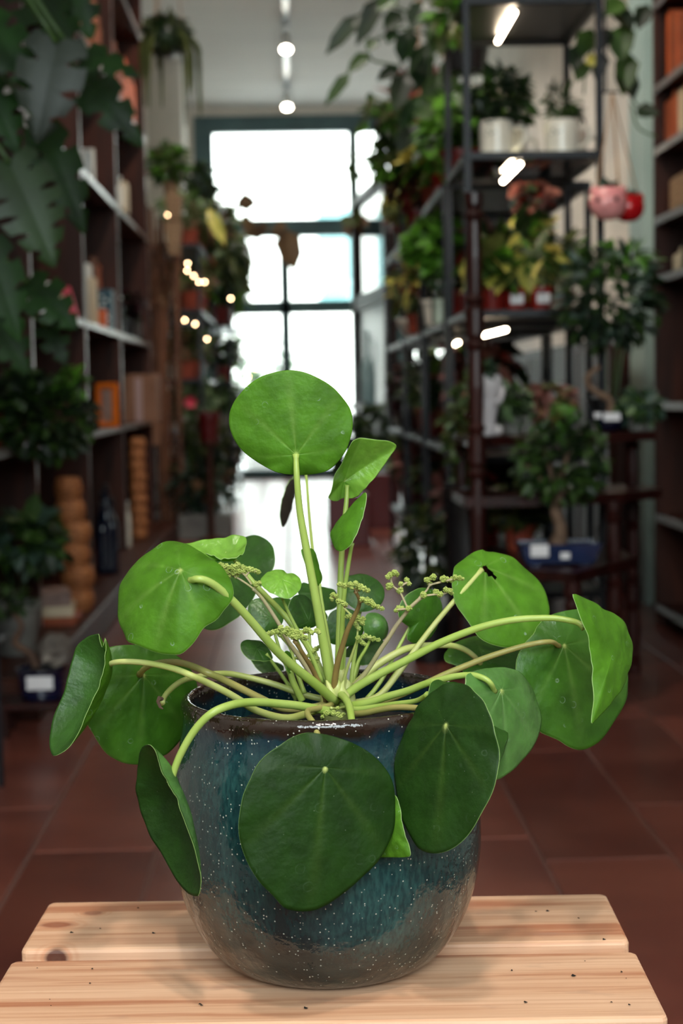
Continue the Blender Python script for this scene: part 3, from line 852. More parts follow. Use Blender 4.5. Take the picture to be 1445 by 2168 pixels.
# bowl-shaped leaf at the far left, seen from its edge
pilea_leaf(K8([(385, 728), (330, 740), (280, 780), (240, 840), (210, 930), (180, 1040), (140, 1150), (100, 1260), (80, 1370), (80, 1440), (98, 1503), (130, 1500), (190, 1460), (240, 1400), (280, 1330), (305, 1260), (345, 1160),
               (390, 1045), (420, 955), (436, 860), (430, 775), (424, 750), (412, 812), (400, 800), (392, 760)]), K8([(330, 960)])[0], 1.05, 'pilea_back', s=-1, bowl=-.0155, seed=9, maxt=58, veins=(), other='pilea_under', wav=.0008)
stalk(K8([(455, 925), (480, 912), (540, 905), (640, 908), (760, 925), (880, 955), (980, 995), (1080, 1040), (1200, 1100), (1300, 1160), (1400, 1220)]) + [(610, 1520), (680, 1500)], 1.05, 1.07, .0017, .0026, 'pilea_stalk_pale', mid=1.015)
# wide leaf behind it
pilea_leaf(K8([(350, 900), (400, 850), (440, 825), (500, 805), (580, 798), (680, 800), (770, 808), (840, 835), (910, 885), (960, 930), (1000, 1000), (1015, 1070), (1003, 1130), (980, 1210), (950, 1300), (930, 1370), (890, 1430),
               (830, 1490), (760, 1525), (700, 1550), (640, 1562), (560, 1555), (500, 1530), (440, 1490), (390, 1430), (350, 1365), (310, 1300), (300, 1230), (305, 1130), (320, 1000)]), K8([(650, 985)])[0], 1.13, 'pilea_mid', s=1,
           bowl=.006, seed=10, dot=.05, up_vein=K8([(640, 1560)])[0])
stalk(K8([(650, 985), (680, 950), (740, 920), (830, 908), (920, 915), (1000, 940), (1080, 975), (1180, 1020), (1300, 1080), (1420, 1140)]) + [(600, 1500), (660, 1498), (705, 1488)], 1.123, 1.09, .0020, .0027, 'pilea_stalk_tan', mid=1.05, lift=.01)
# broken stalk
stalk([(342, 1487), (352, 1469), (369, 1452), (389, 1440), (412, 1434), (450, 1427), (490, 1427), (545, 1439), (590, 1452), (640, 1470), (700, 1484)], 1.06, 1.12, .0018, .0024, 'pilea_stalk_pale', mid=1.13)['label'] = 'broken leafless stalk'
MB().tube([U(344, 1480, 1.06) - CR, U(337, 1478, 1.058) - CR, U(334, 1485, 1.057) - CR, U(339, 1497, 1.057) - CR, U(345, 1501, 1.056) - CR], [.0012, .0016, .0012, .001, .0004], 6).build('dry_tip', 'bark', pilea)
# bowl-shaped leaf front left
pilea_leaf(B2([(155, 475), (130, 475), (105, 490), (85, 570), (80, 680), (90, 790), (110, 880), (160, 1000), (210, 1090), (260, 1170), (310, 1250), (370, 1310), (425, 1328), (440, 1310), (445, 1230), (425, 1140), (400, 1030),
               (350, 900), (295, 770), (243, 660), (208, 570), (185, 505)]), B2([(222, 760)])[0], .995, 'pilea_top', s=-1, bowl=-.0135, seed=11, maxt=60, veins=(), other='pilea_sheen', wav=.0008)
stalk(B2([(272, 690), (285, 640), (300, 590), (330, 520), (380, 430), (440, 350), (510, 290), (590, 255), (680, 235), (780, 232), (880, 240), (980, 250), (1080, 266), (1180, 285)]), 1.0, 1.065, .0022, .0030, mid=1.0)
# the two large dark leaves in front of the pot
pilea_leaf(B3([(390, 343), (470, 350), (560, 375), (640, 410), (700, 450), (750, 500), (785, 560), (805, 630), (808, 700), (800, 790), (770, 870), (720, 950), (650, 1020), (580, 1090), (500, 1150), (430, 1185), (370, 1195),
               (310, 1190), (270, 1175), (220, 1120), (160, 1060), (115, 990), (85, 920), (65, 850), (57, 780), (65, 700), (80, 630), (110, 560), (140, 500), (190, 445), (250, 400), (320, 360)]), B3([(460, 505)])[0], .972,
           'pilea_top', s=1, bowl=.004, seed=12, dot=.045, tilt=18, up_vein=B3([(400, 1190)])[0], other='pilea_under', label='large dark round leaf hanging in front of the pot')
stalk([(700, 1494), (672, 1500), (652, 1505), (652, 1515), (662, 1530), (672, 1556), (680, 1590), (684, 1620)], 1.075, .976, .0020, .0020, 'pilea_stalk_tan', pw=.8)
pilea_leaf(B3([(1005, 130), (1060, 103), (1120, 105), (1170, 130), (1220, 180), (1260, 250), (1285, 330), (1293, 430), (1285, 540), (1265, 620), (1230, 700), (1180, 790), (1120, 860), (1060, 905), (1000, 920), (940, 905),
               (905, 870), (868, 805), (830, 730), (805, 640), (797, 540), (805, 440), (830, 370), (860, 300), (910, 230), (960, 170)]), B3([(1062, 305)])[0], .985, 'pilea_top', s=-1, bowl=.003, seed=13, dot=.05, maxt=38,
           up_vein=B3([(1010, 920)])[0], other='pilea_under', label='dark oval leaf hanging over the right of the pot')
stalk([(745, 1512), (769, 1510), (802, 1503), (835, 1498), (868, 1498), (900, 1502), (930, 1516), (950, 1535)], 1.07, .990, .0022, .0019, 'pilea_stalk_tan')
# second leaf behind the right dark one
pilea_leaf(R1([(255, 830), (265, 790), (300, 772), (350, 780), (420, 785), (500, 820), (570, 870), (620, 940), (650, 1020), (658, 1080), (640, 1150), (605, 1205), (560, 1195), (480, 1150), (390, 1080), (300, 980), (262, 900)]),
           None, 1.015, 'pilea_back', s=1, bowl=.003, seed=14, veins=())
stalk([(905, 1470), (880, 1484), (840, 1490), (800, 1496), (750, 1502), (720, 1492)], 1.02, 1.09, .0016, .0022)
# leaf with sheen
pilea_leaf(R1([(440, 760), (480, 730), (540, 712), (600, 706), (660, 708), (715, 730), (760, 770), (795, 820), (820, 880), (832, 940), (828, 1000), (815, 1060), (790, 1110), (750, 1160), (700, 1210), (650, 1250), (605, 1278),
               (560, 1250), (520, 1180), (480, 1080), (450, 980), (430, 880)]), R1([(592, 825)])[0], 1.035, 'pilea_sheen', s=1, bowl=.006, seed=15, dot=.06, up_vein=R1([(650, 1250)])[0])
stalk(R1([(592, 828), (575, 790), (540, 762), (480, 745), (400, 750), (320, 768), (240, 790), (150, 825), (60, 850), (-50, 885), (-160, 905)]), 1.028, 1.085, .0017, .0028, pw=1.8, lift=.012)
# right back large leaf
pilea_leaf(R1([(870, 445), (920, 425), (980, 413), (1030, 415), (1100, 470), (1180, 560), (1240, 650), (1280, 735), (1278, 800), (1265, 860), (1230, 930), (1190, 990), (1150, 1050), (1110, 1095), (1040, 1127), (970, 1112),
               (920, 1080), (880, 1060), (830, 1035), (770, 980), (730, 900), (705, 800), (700, 700), (720, 620), (780, 540), (830, 480)]), R1([(920, 595)])[0], 1.10, 'pilea_mid', s=1, bowl=.006, seed=16, dot=.05, maxt=35,
           up_vein=R1([(1040, 1120)])[0])
stalk(R1([(920, 597), (890, 577), (840, 577), (760, 592), (660, 620), (540, 660), (440, 700), (340, 742), (250, 785), (150, 830), (20, 880), (-120, 905)]), 1.094, 1.09, .0016, .0026, 'pilea_stalk_tan', lift=.022)
# folded leaf at the far right
pilea_leaf(R1([(993, 332), (1040, 345), (1100, 372), (1150, 405), (1200, 430), (1240, 470), (1275, 530), (1295, 600), (1292, 680), (1280, 740), (1255, 790), (1215, 850), (1180, 890), (1140, 940), (1100, 985), (1088, 992),
               (1092, 940), (1103, 860), (1100, 760), (1085, 650), (1060, 550), (1040, 490), (1010, 390)]), R1([(1165, 640)])[0], 1.045, 'pilea_under', s=1, bowl=.004, seed=17, veins=(), maxt=58, other='pilea_mid')
stalk(R1([(1050, 505), (1020, 480), (980, 468), (900, 455), (800, 455), (700, 462), (600, 480), (500, 508), (400, 545), (300, 588), (200, 640), (100, 692), (0, 742), (-100, 800), (-170, 850)]), 1.05, 1.09, .0019, .0031, mid=1.07)
# leaf with a hole, upper right
pilea_leaf(R1([(380, 215), (400, 180), (440, 150), (480, 122), (530, 112), (590, 117), (650, 128), (700, 150), (760, 200), (810, 260), (845, 320), (862, 380), (868, 440), (850, 510), (800, 570), (750, 590), (700, 602),
               (640, 598), (580, 580), (520, 545), (470, 490), (430, 440), (390, 370), (375, 290)]), R1([(525, 210)])[0], 1.15, 'pilea_under', s=1, bowl=.005, seed=18, other='pilea_mid', up_vein=R1([(800, 570)])[0],
           hole=R1([(528, 190), (550, 185), (565, 205), (590, 225), (608, 258), (590, 252), (560, 238), (540, 215)]), label='round leaf with a torn hole beside its stalk')
stalk(R1([(527, 208), (420, 330), (300, 470), (200, 600), (110, 725), (10, 845), (-80, 880), (-170, 890)]), 1.144, 1.11, .0016, .0026, 'pilea_stalk_pale', lift=.012)
# leaf between
pilea_leaf(R1([(335, 650), (350, 620), (390, 585), (440, 560), (500, 540), (560, 560), (640, 590), (710, 610), (750, 650), (720, 730), (640, 735), (540, 722), (470, 728), (440, 735), (420, 702), (380, 688), (345, 675)]),
           R1([(530, 680)])[0], 1.17, 'pilea_mid', s=1, bowl=.003, seed=19, maxt=55)
stalk(R1([(522, 690), (490, 650), (440, 615), (380, 595), (300, 592), (200, 600), (120, 620), (0, 690), (-90, 770), (-170, 850)]), 1.166, 1.11, .0018, .0030, 'pilea_stalk_pale', lift=.012)
# small leaves around the crown
pilea_leaf(C6([(735, 540), (745, 480), (790, 390), (850, 335), (920, 300), (980, 290), (1050, 310), (1110, 360), (1150, 430), (1155, 500), (1130, 600), (1090, 700), (1030, 770), (960, 810), (890, 822), (830, 790),
               (825, 740), (840, 675), (800, 640), (755, 600)]), C6([(900, 600)])[0], 1.13, 'pilea_mid', s=1, bowl=.004, seed=20, veins=())
stalk(C6([(850, 650), (780, 780), (700, 930), (600, 1130), (520, 1250), (440, 1350)]), 1.13, 1.12, .0010, .0018)
stalk(C6([(780, 1020), (700, 1130), (620, 1240), (540, 1330)]), 1.14, 1.13, .0016, .0020)
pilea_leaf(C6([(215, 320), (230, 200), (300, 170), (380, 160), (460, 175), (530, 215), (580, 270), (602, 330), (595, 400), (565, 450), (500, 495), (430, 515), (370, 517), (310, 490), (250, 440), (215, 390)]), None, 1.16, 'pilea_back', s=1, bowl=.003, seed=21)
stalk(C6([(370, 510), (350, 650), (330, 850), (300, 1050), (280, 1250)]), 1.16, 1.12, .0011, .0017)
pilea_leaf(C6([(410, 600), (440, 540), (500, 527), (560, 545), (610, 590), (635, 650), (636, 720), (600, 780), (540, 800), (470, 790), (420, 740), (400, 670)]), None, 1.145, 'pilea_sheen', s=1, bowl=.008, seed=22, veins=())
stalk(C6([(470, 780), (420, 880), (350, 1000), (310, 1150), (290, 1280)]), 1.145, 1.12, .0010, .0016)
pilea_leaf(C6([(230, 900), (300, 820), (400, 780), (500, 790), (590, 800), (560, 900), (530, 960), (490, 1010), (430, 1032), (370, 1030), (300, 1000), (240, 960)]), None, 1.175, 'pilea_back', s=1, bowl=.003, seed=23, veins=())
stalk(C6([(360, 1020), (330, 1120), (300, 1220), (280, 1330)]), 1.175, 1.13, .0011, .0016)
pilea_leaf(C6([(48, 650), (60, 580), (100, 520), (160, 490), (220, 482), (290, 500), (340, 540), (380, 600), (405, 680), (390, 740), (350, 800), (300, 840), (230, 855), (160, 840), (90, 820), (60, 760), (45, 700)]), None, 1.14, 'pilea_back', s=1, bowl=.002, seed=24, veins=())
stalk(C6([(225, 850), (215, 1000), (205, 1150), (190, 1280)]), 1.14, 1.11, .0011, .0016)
pilea_leaf(C5([(760, 700), (765, 640), (800, 580), (850, 558), (900, 565), (950, 600), (985, 660), (1000, 730), (1000, 800), (980, 835), (900, 848), (840, 845), (790, 810), (765, 760)]), C5([(920, 790)])[0], 1.13, 'pilea_back', s=1, bowl=.002, seed=25)
stalk(C5([(935, 830), (943, 930), (950, 1030), (990, 1180), (1060, 1330)]), 1.13, 1.11, .0010, .0015)
pilea_leaf(C5([(420, 690), (430, 640), (470, 600), (520, 590), (590, 590), (650, 610), (700, 660), (725, 710), (720, 770), (700, 820), (640, 855), (580, 875), (530, 890), (480, 840), (440, 780)]), C5([(600, 770)])[0], 1.125, 'pilea_sheen', s=1, bowl=.003, seed=26, other='pilea_mid')
stalk(C5([(640, 845), (660, 930), (690, 1030), (740, 1150), (800, 1300), (850, 1440)]), 1.125, 1.12, .0010, .0017)
pilea_leaf(C5([(355, 995), (365, 965), (400, 945), (470, 943), (530, 955), (580, 1000), (620, 1060), (630, 1100), (590, 1120), (530, 1122), (460, 1115), (410, 1090), (370, 1040)]), None, 1.13, 'pilea_back', s=1, bowl=.002, seed=27, maxt=50)
stalk(C5([(575, 1060), (640, 1150), (720, 1260), (780, 1360), (830, 1450)]), 1.128, 1.13, .0010, .0016)
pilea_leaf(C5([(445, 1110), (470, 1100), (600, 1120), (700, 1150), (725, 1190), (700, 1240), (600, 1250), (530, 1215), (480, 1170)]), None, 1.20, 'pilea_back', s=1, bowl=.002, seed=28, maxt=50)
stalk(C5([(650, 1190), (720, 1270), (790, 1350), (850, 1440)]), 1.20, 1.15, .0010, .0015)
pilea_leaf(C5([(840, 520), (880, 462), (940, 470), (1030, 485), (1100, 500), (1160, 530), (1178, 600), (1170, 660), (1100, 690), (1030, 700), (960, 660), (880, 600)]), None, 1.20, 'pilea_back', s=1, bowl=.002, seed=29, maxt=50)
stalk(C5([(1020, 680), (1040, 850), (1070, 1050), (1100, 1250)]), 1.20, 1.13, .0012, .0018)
pilea_leaf(C5([(610, 600), (660, 583), (720, 583), (780, 600), (800, 650), (790, 710), (740, 720), (690, 690), (640, 640)]), None, 1.17, 'pilea_mid', s=1, bowl=.002, seed=30, maxt=50)
stalk(C5([(760, 700), (800, 850), (880, 1050), (980, 1250)]), 1.17, 1.12, .0010, .0015)
pilea_leaf(C5([(525, 430), (550, 400), (600, 365), (660, 350), (715, 350), (750, 370), (800, 375), (850, 410), (873, 460), (865, 510), (830, 545), (790, 580), (740, 587), (680, 575), (620, 550), (570, 510), (530, 470)]), None, 1.075, 'pilea_new', s=1,
           bowl=.003, seed=31, veins=(0, 50, -50), wav=.002, other='pilea_new')
stalk(C5([(700, 560), (760, 700), (850, 880), (960, 1080), (1050, 1300)]), 1.08, 1.095, .0010, .0016)
pilea_leaf(C5([(725, 1060), (745, 1035), (775, 1050), (795, 1110), (800, 1180), (780, 1230), (750, 1200), (735, 1130)]), None, 1.10, 'pilea_under', s=1, bowl=.002, seed=32, veins=(), maxt=50)
stalk(C5([(775, 1200), (800, 1290), (840, 1380), (880, 1460)]), 1.10, 1.10, .0022, .0024)
stalk(C5([(780, 1000), (810, 1120), (850, 1260), (900, 1400)]), 1.14, 1.12, .0012, .0018)
pilea_leaf(C5([(1035, 690), (1060, 685), (1085, 720), (1095, 750), (1080, 780), (1050, 785), (1035, 750)]), None, 1.15, 'pilea_mid', s=1, seed=33, veins=(), maxt=50)
stalk(C5([(1065, 780), (1085, 950), (1110, 1150), (1130, 1300)]), 1.15, 1.12, .0009, .0014)
# wedge of a leaf beside the front leaf and its stalk
pilea_leaf(B3([(800, 640), (825, 700), (845, 800), (868, 885), (874, 928), (850, 937), (780, 937), (700, 930), (650, 860), (690, 730), (750, 650)]), None, .985, 'pilea_under', s=-1, bowl=.002, seed=34, veins=(), maxt=40, other='pilea_top')
stalk([(722, 1470), (730, 1478), (737, 1490), (741, 1505), (744, 1525), (747, 1550), (752, 1590), (770, 1650), (800, 1720)], 1.085, .988, .0027, .0020, pw=.75)
# withered leaf behind the tall stalk, its backlit shade painted into the colour
pilea_leaf(PX([(628, 985), (622, 1010), (611, 1020), (600, 1045), (594, 1075), (593, 1100), (597, 1116), (606, 1104), (616, 1080), (623, 1050), (630, 1015)]), None, 1.34, 'pilea_old', s=1, bowl=.001, seed=35, veins=(), maxt=60, other='pilea_old', label='withered dark leaf hanging behind the tall stalk')
stalk([(628, 990), (640, 980), (648, 1010), (655, 1100), (668, 1220), (690, 1360), (708, 1470)], 1.34, 1.12, .0008, .0016)

# crown
cb = MB()
for (dx, dz, r, hh) in ((0, 0, .0085, .018), (.006, .004, .006, .016), (-.007, .003, .006, .016), (.002, .012, .005, .02), (-.003, -.004, .008, .014)):
    prof_ = [(1e-6, -hh * .9), (r * .8, -hh * .6), (r, -hh * .1), (r * .85, hh * .4), (r * .45, hh * .8), (1e-6, hh)]
    cb.lathe(dense(prof_, 3), 14, (dx, -.002, dz - .006))
cb.build('crown', 'pilea_stalk_pale', pilea, True)
for (a, b, c) in (((728, 1440), (722, 1462), (734, 1480)), ((712, 1430), (714, 1455), (706, 1478)), ((690, 1440), (700, 1462), (708, 1484))):
    MB().tube(smooth_path([U(*a, 1.085) - CR, U(*b, 1.084) - CR, U(*c, 1.086) - CR], 4), [.0004, .0012, .002, .0028, .0034, .0036, .0036, .0034, .003][:9], 8).build('bract', 'pilea_stalk_pale', pilea, True)

# flower clusters: hundreds of tiny buds, one mesh per stalk
def buds(mb, px, py, rpx, Y, n, rnd):
    c = U(px, py, Y) - CR; rm = rpx * mpp(Y)
    for _ in range(n):
        d = Vector((rnd.gauss(0, 1), rnd.gauss(0, 1), rnd.gauss(0, 1))).normalized() * rm * rnd.uniform(.35, 1)
        r = rnd.uniform(.0005, .00088)
        q = c + d
        mb.add([q + Vector(v) * r for v in ((1, 0, 0), (-1, 0, 0), (0, 1, 0), (0, -1, 0), (0, 0, 1), (0, 0, -1))],
               [(0, 2, 4), (2, 1, 4), (1, 3, 4), (3, 0, 4), (2, 0, 5), (1, 2, 5), (3, 1, 5), (0, 3, 5)])
def flower(stem, Ya, Yb, r0, r1, m, clusters, twigs, seed, n=34):
    o = stalk(stem, Ya, Yb, r0, r1, m, name='flower_stalk')
    rnd = random.Random(seed)
    tw = MB()
    for t in twigs:
        tw.tube(smooth_path([U(x, y, Ya) - CR for x, y in t], 3), .0007, 6)
    if twigs: tw.build('flower_twigs', m, o)
    mb = MB()
    for (x, y, r) in clusters: buds(mb, x, y, r, Ya + rnd.uniform(-.004, .002), int(n * 2.4 * (r / 6.0) ** 1.5), rnd)
    stuff(mb.build('flower_cluster', 'flower_bud', o))
def cl(cr, pts): return [(*cr([(x, y)])[0], r) for x, y, r in pts]
flower([(536, 1246), (560, 1274), (592, 1324), (609, 1357), (632, 1389), (652, 1419), (675, 1460)], 1.07, 1.09, .0011, .0020, 'flower_stalk_pink',
       cl(C5, [(75, 345, 6), (100, 320, 6), (110, 380, 6), (140, 310, 6), (160, 340, 6), (190, 310, 7), (200, 350, 7), (170, 380, 5), (240, 320, 7), (240, 360, 7), (250, 400, 6), (290, 330, 8), (300, 370, 7), (330, 310, 7), (340, 360, 7),
               (380, 330, 7), (385, 365, 6), (420, 340, 6), (450, 345, 6), (480, 355, 5), (510, 365, 5), (230, 415, 4), (320, 390, 7), (490, 470, 6), (515, 460, 5)]),
       [C5([(470, 510), (400, 460), (320, 410), (240, 370), (130, 340)]), C5([(450, 470), (400, 400), (340, 340)]), C5([(400, 400), (440, 360), (500, 360)])], 41)
flower([(624, 1357), (644, 1389), (662, 1419), (679, 1456), (690, 1482)], 1.055, 1.085, .0013, .0019, 'flower_stalk_brown',
       cl(C5, [(570, 915, 6), (600, 890, 6), (630, 880, 6), (670, 870, 6), (700, 840, 6), (720, 870, 7), (750, 850, 7), (760, 890, 7), (790, 870, 7), (800, 910, 7), (830, 880, 7), (840, 920, 6), (870, 880, 6), (890, 915, 6),
               (910, 860, 6), (940, 860, 5), (960, 880, 5), (1000, 865, 5), (1025, 880, 4), (910, 925, 5), (690, 900, 4)]),
       [C5([(820, 960), (780, 900), (700, 870), (580, 910)]), C5([(820, 950), (870, 890), (1020, 870)])], 42)
flower([(752, 1252), (760, 1269), (759, 1284), (749, 1306), (735, 1335), (724, 1370), (715, 1401), (709, 1435), (707, 1465)], 1.055, 1.085, .0011, .0024, 'flower_stalk_brown',
       cl(C6, [(175, 260, 5), (215, 270, 6), (280, 260, 6), (330, 250, 6), (370, 280, 7), (410, 300, 6), (440, 320, 5), (290, 290, 4), (350, 300, 5), (110, 360, 5), (100, 395, 5), (140, 370, 5), (165, 420, 6), (210, 440, 6), (235, 455, 4),
               (390, 400, 5), (430, 420, 6), (470, 430, 7), (500, 460, 6), (540, 475, 5), (580, 490, 4), (440, 400, 5)]),
       [C6([(330, 330), (300, 290), (200, 265)]), C6([(340, 320), (400, 300), (450, 325)]), C6([(365, 430), (430, 425), (580, 490)]), C6([(230, 480), (170, 420), (110, 370)])], 43)
flower([(757, 1352), (744, 1388), (733, 1420), (725, 1450)], 1.075, 1.09, .0008, .0013, 'pilea_stalk_pale',
       cl(C6, [(360, 790, 6), (350, 770, 5), (400, 760, 5), (420, 750, 5), (460, 770, 5), (500, 780, 5), (545, 790, 4), (390, 815, 5), (415, 830, 3), (270, 560, 5), (300, 590, 6), (340, 570, 5), (370, 600, 6), (400, 590, 5), (390, 630, 5),
               (320, 630, 5), (360, 680, 4), (340, 660, 4), (245, 570, 4)]),
       [C6([(340, 800), (345, 720), (350, 640), (300, 570), (210, 480)]), C6([(340, 800), (420, 760), (540, 790)])], 44)
flower([(892, 1264), (868, 1286), (857, 1300), (839, 1324), (822, 1351), (804, 1377), (786, 1406), (769, 1430), (750, 1452)], 1.07, 1.09, .0012, .0018, 'flower_stalk_pink',
       cl(C6, [(635, 185, 5), (660, 165, 6), (700, 145, 6), (720, 160, 5), (650, 270, 7), (640, 290, 5), (750, 315, 7), (755, 255, 5), (815, 215, 5), (835, 250, 5), (735, 490, 6), (770, 490, 5), (835, 490, 6), (710, 510, 4), (975, 360, 7),
               (1010, 215, 6), (1065, 190, 7), (1035, 250, 5), (1165, 205, 7), (1200, 210, 6), (1240, 215, 6), (1280, 195, 6), (1320, 195, 5), (1350, 205, 3), (1095, 330, 6), (1135, 355, 6), (1190, 310, 6), (1225, 320, 6), (1245, 345, 3)]),
       [C6([(820, 480), (770, 370), (740, 320), (690, 280), (665, 220), (670, 170)]), C6([(745, 310), (770, 270), (820, 240)]), C6([(950, 380), (1010, 310), (1040, 265), (1130, 240), (1250, 210)]), C6([(970, 370), (1080, 355), (1160, 350), (1220, 325)]),
        C6([(1030, 270), (1030, 230), (1060, 195)]), C6([(850, 490), (720, 500)])], 45, n=44)
flower([(700, 1499), (715, 1500), (728, 1496)], 1.06, 1.08, .0008, .001, 'pilea_stalk_pale', cl(C6, [(15, 1500, 5), (45, 1490, 6), (110, 1490, 6), (160, 1500, 5), (155, 1440, 4), (180, 1520, 5), (210, 1500, 4), (10, 1525, 4)]), [], 46)
flower([(664, 1372), (672, 1392), (684, 1430)], 1.10, 1.10, .0007, .0010, 'pilea_stalk_pale', cl(C5, [(835, 1095, 4), (870, 1085, 4), (960, 1110, 5), (990, 1130, 5), (1010, 1100, 5), (970, 1140, 5), (1000, 1020, 5), (980, 1040, 4), (1020, 1000, 3), (930, 1080, 4)]), [], 47)

# ================================================================== shop background
def at(px, Y, z):
    py = 832 - (z - EYE) * F / Y
    p = U(px, py, Y); p.z = z; return p
def blade(mb, base, d, nrm, L, W, mi=0, droop=.0):
    # small folded leaf, 6 triangles
    d = d.normalized(); sd = d.cross(nrm)
    sd = sd.normalized() if sd.length > 1e-4 else Vector((1, 0, 0)); nn_ = sd.cross(d).normalized()
    m1 = base + d * L * .3 + nn_ * L * .02; m2 = base + d * L * .68 - nn_ * L * droop * .4
    t = base + d * L - nn_ * L * droop
    vs = [base, m1 + sd * W * .46 + nn_ * W * .12, m2 + sd * W * .38 + nn_ * W * .1, t, m2 - sd * W * .38 + nn_ * W * .1, m1 - sd * W * .46 + nn_ * W * .12, m1, m2]
    mb.add(vs, [(0, 1, 6), (0, 6, 5), (1, 2, 7, 6), (6, 7, 4, 5), (2, 3, 7), (7, 3, 4)], mi)
def bush(parent, c, rad, n, size, mats, seed, asp=.55, droop=.25, name='foliage', shell=.35, up=.5):
    rnd = random.Random(seed); mb = MB(); c = Vector(c)
    if isinstance(mats, str): mats = [mats]
    for _ in range(n):
        d = Vector((rnd.gauss(0, 1), rnd.gauss(0, 1), rnd.gauss(0, 1))).normalized()
        q = c + Vector((d.x * rad[0], d.y * rad[1], d.z * rad[2])) * (shell + (1 - shell) * rnd.random() ** .5)
        dr = (d + Vector((rnd.gauss(0, .6), rnd.gauss(0, .6), rnd.gauss(0, .5) - droop))).normalized()
        nr = Vector((rnd.gauss(0, .5), rnd.gauss(0, .5) - .3, up + rnd.random()))
        L = size * rnd.uniform(.65, 1.3)
        blade(mb, q - dr * L * .4, dr, nr, L, L * asp, rnd.randrange(len(mats)), droop * .4)
    return stuff(mb.build(name, mats, parent))
def stems(parent, n, r, h, m, seed, rad=.004, lean=.5, name='stems'):
    rnd = random.Random(seed); mb = MB()
    for k in range(n):
        a = rnd.uniform(0, 6.28); l = rnd.uniform(.1, lean)
        mb.tube(smooth_path([(.2 * r * cos(a), .2 * r * sin(a), 0), (r * l * cos(a), r * l * sin(a), h * .5), (r * l * 1.8 * cos(a), r * l * 1.8 * sin(a), h * rnd.uniform(.75, 1))], 3), rad, 5)
    return mb.build(name, m, parent)
def pot_part(parent, r, h, m, z=0, n=20, rim=True):
    t = r * .72
    p = [(1e-6, 0), (t, 0), (t + .002, .003), (r * .96, h * .86)] + ([(r * 1.06, h * .86), (r * 1.06, h)] if rim else [(r, h)]) + [(r * .9, h), (r * .86, h * .8), (1e-6, h * .8)]
    o = MB().lathe(p, n, (0, 0, z)).build('pot', m, parent, False)
    return o
def tag_part(parent, w, h, z, y, x=0, name='price_tag'):
    return MB().cbox(x - w / 2, x + w / 2, y - .0015, y, z - h / 2, z + h / 2, .0005).build(name, 'paper_tag', parent)
def potted(name, label, base, pr, ph, pm, fc, fr, n, size, fm, seed, group=None, cat='plant', asp=.55, droop=.25, tagw=0, rim=True, sm_='fol_green', up=.5):
    t = thing(name, label, cat, base, 0, group)
    pot_part(t, pr, ph, pm, rim=rim)
    MB().lathe([(1e-6, ph * .84), (pr * .88, ph * .84)], 14).build('soil', 'soil', t)
    s = stems(t, 5, fr[0] * .6, fc - ph * .8, sm_, seed, max(.0022, pr * .03)); s.location = (0, 0, ph * .8)
    bush(t, (0, 0, fc), fr, n, size, fm, seed, asp, droop, up=up)
    if tagw: tag_part(t, tagw, tagw * .75, ph * .5, -pr * .98)
    return t

bush(hedge, (0, 0, 1.25), (.42, .35, .45), 220, .16, ['fol_dark', 'fol_green'], 300, .4)
stems(hedge, 5, .2, .8, 'bark', 301, .02).location = (0, 0, .4)
# ---------------- left bookcase
BX0, BX1 = -1.22, -.86
DIV = [4.45, 5.4, 6.8, 8.2, 9.9]
SHZ = [.75, 1.22, 1.86, 2.45, 3.05]
bc = thing('bookcase', 'tall dark brown wooden bookcase along the left wall', 'bookcase', (0, 0, 0))
MB().cbox(BX0, -.72, DIV[0], DIV[-1] + .02, 0, .12, .006).build('plinth', 'dark_wood', bc)
MB().box(BX0, BX0 + .012, DIV[0], DIV[-1], .12, 3.6).build('back_panel', 'dark_wood', bc)
for d in DIV:
    u_ = MB().cbox(BX0 + .012, BX1, d - .016, d + .016, .12, 3.6, .003).build('upright', 'dark_wood', bc)
    MB().cbox(BX1 + .0005, BX1 + .004, d - .014, d + .014, .125, 3.59, .001).build('edge_strip', 'shelf_edge', u_)  # added strip whose grey stands for light on the upright's edge
for z in SHZ:
    for a, b in zip(DIV[:-1], DIV[1:]):
        s = MB().cbox(BX0 + .012, BX1 - .006, a + .017, b - .017, z - .025, z, .002).build('shelf', 'dark_wood', bc)
        MB().cbox(BX1 - .006, BX1 + .002, a + .017, b - .017, z - .026, z + .001, .001).build('edge_strip', 'shelf_edge', s)
MB().cbox(BX0, BX1 + .02, DIV[0] - .02, DIV[-1] + .02, 3.6, 3.66, .004).build('cornice', 'dark_wood', bc)

def box_thing(name, label, cat, px, Y, z, w, d, h, m, rz=0.0, group=None, x=None, face=None):
    p = at(px, Y, z)
    if x is not None: p.x = x
    o = MB().cbox(-w / 2, w / 2, -d / 2, d / 2, 0, h, min(.004, w * .2)).build(name, m, None, False, p)
    o.rotation_euler = (0, 0, rz)
    return tag(o, label, cat, group)
# framed pictures and boxes on the shelves
def picture(label, px, Y, z, w, h, mf, mp_, rz=0.0, bw=.03):
    t = thing('framed_picture', label, 'picture', at(px, Y, z), rz)
    mb = MB()
    mb.cbox(-w / 2, w / 2, -.012, .012, 0, bw, .002); mb.cbox(-w / 2, w / 2, -.012, .012, h - bw, h, .002)
    mb.cbox(-w / 2, -w / 2 + bw, -.012, .012, bw, h - bw, .002); mb.cbox(w / 2 - bw, w / 2, -.012, .012, bw, h - bw, .002)
    mb.build('frame', mf, t)
    MB().box(-w / 2 + bw, w / 2 - bw, -.004, .006, bw, h - bw).build('print', mp_, t)
    return t
picture('orange framed picture on the bookcase shelf above the dark bottles', 228, 7.85, .7505, .115, .215, 'orange_paint', 'grey_print', R_(-22), .026)
picture('white framed card on the upper bookcase shelf', 188, 7.35, 1.8605, .055, .15, 'white_card', 'white_print', R_(-20), .012)
